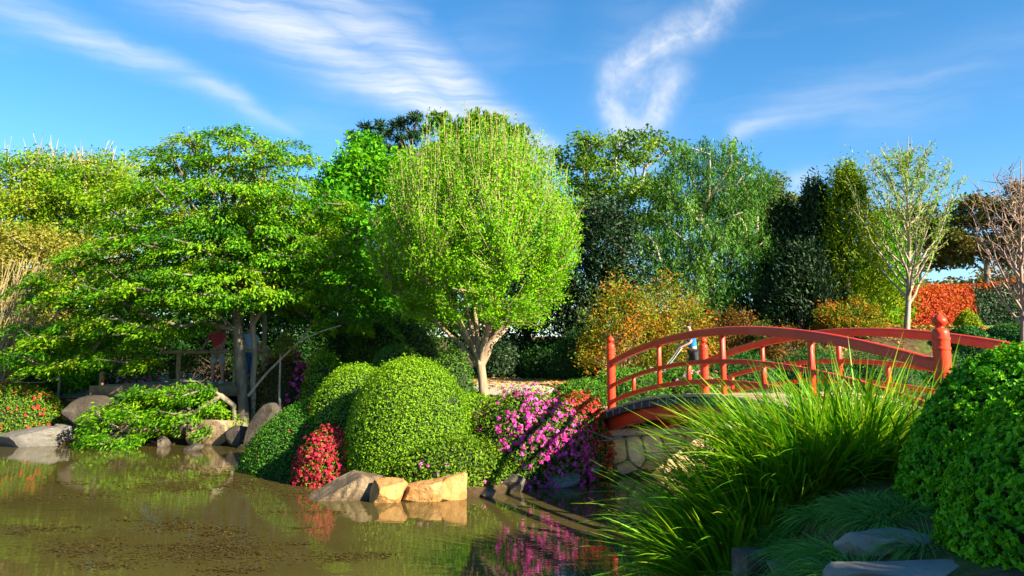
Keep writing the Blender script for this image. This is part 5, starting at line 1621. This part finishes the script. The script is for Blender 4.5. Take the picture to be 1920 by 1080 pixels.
# ------------------------------------------------------------------ stone slab crossing, low timber rail
SLZ = 1.37
sl0, sl1 = atD(166, 722, 21.6)[0], atD(452, 722, 21.6)[0]
slab_t = thing('slab_bridge', 'low crossing of long stone slabs behind the maple where two people stand', 'bridge', ((sl0 + sl1) / 2, 23.4, .4))
edges_ = np.linspace(sl0, sl1, 4)
for k in range(3):
    me = box_mesh('slab', (edges_[k] + .012, 21.6 + .05 * k, SLZ - .30), (edges_[k + 1] - .012, 25.4, SLZ + (-.012, .0, -.006)[k]), .03)
    ob('slab', me, M['rock_tan'], slab_t)
for k, x in enumerate((sl0 + .5, (sl0 + sl1) / 2, sl1 - .5)):
    V, Fc = ICO3
    me = rock_mesh(400 + k, (1.0, 3.0, 1.4), cuts=9)
    me.name = 'pier'
    o = ob('pier', me, M['rock_dark'], slab_t)
    o.matrix_parent_inverse.identity()
    o.location = Vector((x, 23.4, SLZ - .30 - .55)) - slab_t.location
fence = thing('timber_rail', 'low rustic log rail along the stone slab crossing', 'fence', (atD(333, 700, 22.0)[0], 22.0, SLZ))
fy = 22.0
def log(name, p0, p1, rad, seed, parent):
    r = rng_of(seed)
    p0, p1 = np.array(p0, float), np.array(p1, float)
    u = np.linspace(0, 1, 8)[:, None]
    P = p0 + (p1 - p0) * u + r.normal(0, .006, (8, 3))
    V, Fc = tubes([(P, rad * (1 + r.normal(0, .05, 8)))], 9)
    me = mesh_from(name, V, Fc, smooth=True)
    bm = bmesh.new()
    bm.from_mesh(me)
    bmesh.ops.holes_fill(bm, edges=bm.edges[:], sides=0)
    bm.to_mesh(me)
    bm.free()
    ob(name, me, M['log'], parent)
def X(px, D=fy):
    return atD(px, 670, D)[0]
RZ = atD(380, 660, fy)[2]
log('rail', (X(302), fy - .05, RZ), (X(392), fy - .05, RZ), .052, 1, fence)
log('rail', (X(394), fy - .05, RZ), (X(508), fy - .05, RZ + .04), .048, 2, fence)
for k, px in enumerate((334, 440, 503)):
    log('rail_post', (X(px), fy + .06, SLZ - .05 if px < 450 else gz(X(px), fy) - .1), (X(px), fy + .06, RZ + .03), .06, 10 + k, fence)
bol = ob('bollard', None, None)
bpy.data.objects.remove(bol)
bx_ = atD(190, 722, 21.9)
me = lathe_mesh('rope_post', [(.0, -.1), (.065, -.1), (.065, .30), (.055, .345), (.0, .36)], 12)
o = ob('rope_post', me, M['log'])
o.location = (bx_[0], 21.9, SLZ)
tag(o, 'short pale wooden post on the end of the stone slab', 'post')
rope_t = thing('rope_barrier', 'thin sagging rope strung on a post above the red-flecked azalea', 'rope', (atD(60, 715, 22.3)[0], 22.3, gz(atD(60, 715, 22.3)[0], 22.3)))
pp = np.array([atD(x, y, 22.3) for x, y in ((-60, 708), (0, 712), (45, 717), (80, 717), (112, 706))])
uu = np.linspace(0, 1, 20)
pp = np.stack([np.interp(uu, np.linspace(0, 1, 5), pp[:, k]) for k in range(3)], -1)
ob('rope', tube_mesh('rope', [(pp, .014)], 6), M['log'], rope_t)
pe = pp[-1]
ob('rope_stake', tube_mesh('rope_stake', [(np.array([[pe[0], pe[1], gz(pe[0], pe[1]) - .1], pe + [0, 0, .04]]), .03)], 8), M['log'], rope_t)

# ------------------------------------------------------------------ people
def skin_ob(name, V, E, R, mat, parent, root=0, sub=2):
    me = bpy.data.meshes.new(name)
    me.from_pydata([tuple(v) for v in V], E, [])
    o = ob(name, me, mat, parent)
    o.matrix_parent_inverse.identity()
    md = o.modifiers.new('skin', 'SKIN')
    for i, d in enumerate(me.skin_vertices[0].data):
        d.radius = (R[i], R[i]) if np.isscalar(R[i]) else R[i]
        d.use_root = (i == root)
    md.use_smooth_shade = True
    s_ = o.modifiers.new('subsurf', 'SUBSURF')
    s_.levels = s_.render_levels = sub
    return o
SKIN = plain('skin', (.50, .29, .20), .55, .35)
HAIR = plain('dark_hair', (.03, .02, .015), .6, .3)
def person(label, loc, rz, pose, shirt, trousers, shoes, short_legs=True, sleeves='short', lean=0.0, scale=1.0):
    """facing local +Y; pose gives elbow and wrist positions (right, left)"""
    t = thing('person', label, 'person', loc)
    t.rotation_euler = (0, 0, rz)
    t.scale = (scale,) * 3
    def ln(p_):                                    # lean the upper body forward about the hips
        x, y, z = p_
        return (x, y + lean * max(0, z - .92), z - .25 * lean * lean * max(0, z - .92))
    V, E, R = [], [], []
    def add(p_, r_, par=None):
        V.append(ln(p_))
        R.append(r_)
        if par is not None:
            E.append((par, len(V) - 1))
        return len(V) - 1
    pel = add((0, 0, .95), .12)
    wai = add((0, .01, 1.10), .115, pel)
    che = add((0, .0, 1.30), .125, wai)
    nb = add((0, -.01, 1.46), .06, che)
    ne = add((0, .01, 1.52), .052, nb)
    hd = add((0, .02, 1.60), .078, ne)
    ht = add((0, .015, 1.69), .075, hd)
    add((0, .098, 1.59), .014, hd)                 # nose
    for sx in (-1, 1):
        add((sx * .085, .01, 1.60), .013, hd)      # ears
    for sx, (el_, wr) in ((1, pose[0]), (-1, pose[1])):
        sh = add((sx * .19, -.01, 1.41), .056, che)
        e_ = add(el_, .040, sh)
        w_ = add(wr, .027, e_)
        dv = unit(np.array(wr) - np.array(el_))
        hand = add(tuple(np.array(wr) + dv * .06), .030, w_)
        sd = np.array([sx, 0, 0.0])
        for q, (off, l_) in enumerate(((-.024, .065), (-.008, .08), (.008, .076), (.024, .06))):
            k1 = add(tuple(np.array(wr) + dv * .10 + sd * off), .008, hand)
            k2 = add(tuple(np.array(wr) + dv * (.10 + l_ * .6) + sd * off + np.array([0, 0, -.012])), .0075, k1)
            add(tuple(np.array(wr) + dv * (.10 + l_ * .8) + sd * off + np.array([0, 0, -.035])), .007, k2)
        th = add(tuple(np.array(wr) + dv * .06 - sd * .035), .009, hand)
        add(tuple(np.array(wr) + dv * .10 - sd * .05 + np.array([0, 0, -.02])), .008, th)
    legs = []
    for sx in (-1, 1):
        st_ = .05 * sx
        h_ = add((sx * .095, 0, .88), .088, pel)
        k_ = add((sx * .115, .02 + st_, .49), .058, h_)
        c_ = add((sx * .12, -.01 + st_, .33), .055, k_)
        a_ = add((sx * .125, -.02 + st_, .09), .037, c_)
        f_ = add((sx * .13, .10 + st_, .035), .034, a_)
        add((sx * .132, .17 + st_, .03), .028, f_)
        legs.append((h_, k_, c_, a_, f_))
    skin_ob('body', V, E, R, SKIN, t)
    def garment(name, idx, edges, grow, mat, extra=None):
        m = {i: k for k, i in enumerate(idx)}
        V2 = [V[i] for i in idx]
        R2 = [R[i] + grow for i in idx]
        E2 = [(m[a], m[b]) for a, b in edges]
        if extra:
            for (a, p_, r_) in extra:
                V2.append(p_)
                R2.append(r_)
                E2.append((m[a], len(V2) - 1))
        return skin_ob(name, V2, E2, R2, mat, t)
    sh_i = [i for i, (a, b) in enumerate(E)]
    shoulders = [b for a, b in E if a == che and b != nb]
    ex = []
    for s_ in shoulders:
        e_ = [b for a, b in E if a == s_][0]
        pa, pb = np.array(V[s_]), np.array(V[e_])
        f_ = .75 if sleeves == 'short' else 1.0
        ex.append((s_, tuple(pa + (pb - pa) * f_), .058))
    garment('shirt', [pel, wai, che, nb] + shoulders, [(pel, wai), (wai, che), (che, nb)] + [(che, s_) for s_ in shoulders], .022, shirt, ex)
    idx, ed, ex = [pel], [], []
    for h_, k_, c_, a_, f_ in legs:
        idx.append(h_)
        ed.append((pel, h_))
        if short_legs:
            pa, pb = np.array(V[h_]), np.array(V[k_])
            ex.append((h_, tuple(pa + (pb - pa) * .5), .10))
            ex.append((h_, tuple(pa + (pb - pa) * .98), .098)) if False else None
        else:
            idx += [k_, c_, a_]
            ed += [(h_, k_), (k_, c_), (c_, a_)]
    if short_legs:
        g = garment('shorts', idx, ed, .02, trousers, [(legs[0][0], tuple(np.array(V[legs[0][0]]) * .06 + np.array(V[legs[0][1]]) * .94), .088), (legs[1][0], tuple(np.array(V[legs[1][0]]) * .06 + np.array(V[legs[1][1]]) * .94), .088)])
    else:
        garment('trousers', idx, ed, .022, trousers)
    for h_, k_, c_, a_, f_ in legs:
        toe = f_ + 1
        heel = tuple(np.array(V[a_]) + [0, -.035, -.045])
        skin_ob('shoe', [heel, V[f_], V[toe]], [(0, 1), (1, 2)], [.044, .046, .038], shoes, t, sub=1)
    skin_ob('hair', [ln((0, -.035, 1.60)), ln((0, -.02, 1.69)), ln((0, .045, 1.725))], [(0, 1), (1, 2)], [.082, .085, .055], HAIR, t)
    for sx in (-1, 1):
        V_, F_ = ico(2)
        e_ = ob('eye', mesh_from('eye', V_ * .011 + np.array(ln((sx * .032, .088, 1.615))), F_, smooth=True), HAIR, t)
        e_.matrix_parent_inverse.identity()
    return t
red_shirt = plain('faded_red_cotton', (.62, .085, .12))
grey_shorts = plain('grey_shorts_cloth', (.42, .44, .44))
white_shoe = plain('white_shoe', (.75, .73, .72))
pale_blue = plain('pale_blue_cotton', (.38, .52, .72))
denim = plain('blue_denim', (.06, .14, .36))
dark_cloth = plain('dark_trouser_cloth', (.035, .035, .045))
bright_blue = plain('bright_blue_cotton', (.02, .22, .62))
p1x = atD(407, 700, 22.75)[0]
person('person in a red top and grey shorts standing at the log rail', (p1x, 22.75, SLZ), math.pi - .25, (((.30, .10, 1.16), (.24, .36, 1.0)), ((-.30, .10, 1.16), (-.20, .36, 1.0))), red_shirt, grey_shorts, white_shoe, True, lean=.12)
p2x = atD(466, 700, 23.4)[0]
person('person in a pale blue top and jeans behind the maple trunks', (p2x, 23.4, SLZ), .7, (((.29, .0, 1.14), (.33, .10, .92)), ((-.29, .0, 1.14), (-.30, .12, .92))), pale_blue, denim, dark_cloth, False, lean=.1, scale=.96)
p3 = atD(1302, 700, 24.3)
p3[2] = gz(p3[0], 24.3) + .03
person('man in a bright blue shirt pushing a mower on the path behind the bridge', tuple(p3), math.pi / 2 + .15, (((.26, .16, 1.16), (.20, .42, 1.04)), ((-.26, .16, 1.16), (-.20, .42, 1.04))), bright_blue, dark_cloth, dark_cloth, False, lean=.18)
# the mower he pushes
mx_, my_ = p3[0] - 1.22, p3[1] - .12
mower = thing('push_mower', 'push mower with silver handles in front of the man in blue', 'mower', (mx_, my_, p3[2]))
steel = plain('silver_tube', (.62, .63, .64), .35, .5, .6)
black_plastic = plain('black_plastic', (.02, .02, .02), .5, .4)
def wp(dx, dy, dz):
    return np.array([mx_ + dx, my_ + dy, p3[2] + dz])
body_v, body_f = boxv((-.32, -.24, .10), (.26, .24, .27))
ob('mower_body', bevel_mesh(mesh_from('mower_body', np.array(body_v) + wp(0, 0, 0), body_f), .05, 3), black_plastic, mower)
ob('engine', bevel_mesh(mesh_from('engine', np.array(boxv((-.16, -.13, .28), (.10, .13, .44))[0]) + wp(0, 0, 0), body_f), .03, 2), steel, mower)
ob('grass_catcher', bevel_mesh(mesh_from('grass_catcher', np.array(boxv((.29, -.22, .16), (.62, .22, .48))[0]) + wp(0, 0, 0), body_f), .06, 3), black_plastic, mower)
for sx in (-.26, .22):
    for sy in (-.27, .27):
        a = np.linspace(0, 2 * math.pi, 17)
        w_ = ob('wheel', tube_mesh('wheel', [(np.stack([mx_ + sx + .075 * np.cos(a), np.full(17, my_ + sy), p3[2] + .10 + .075 * np.sin(a)], -1), .026)], 8), black_plastic, mower)
for sy in (-.2, .2):
    ob('handle_tube', tube_mesh('handle_tube', [(np.array([wp(.18, sy, .25), wp(.5, sy, .62), wp(.78, sy, .98), wp(.80, sy * .9, 1.0)]), .016)], 8), steel, mower)
ob('grip_bar', tube_mesh('grip_bar', [(np.array([wp(.795, -.19, .995), wp(.795, .19, .995)]), .018)], 8), black_plastic, mower)

# tall hedge along the visitor's path; its shade lies over the near bank
shrub('path_hedge', 'tall dark hedge lining the path beyond the front box mound', 'hedge', (7.2, .7, .7), (1.0, 2.0, 3.75), 6000, .20, M['shade'], 501, p=3.0, rough=.04, amp=.04)
shrub('path_hedge', 'lower stretch of dark hedge nearer the path end of the bridge', 'hedge', (7.6, 3.4, .8), (.9, 1.3, 2.6), 4500, .20, M['shade'], 502, p=3.0, rough=.04, amp=.04)
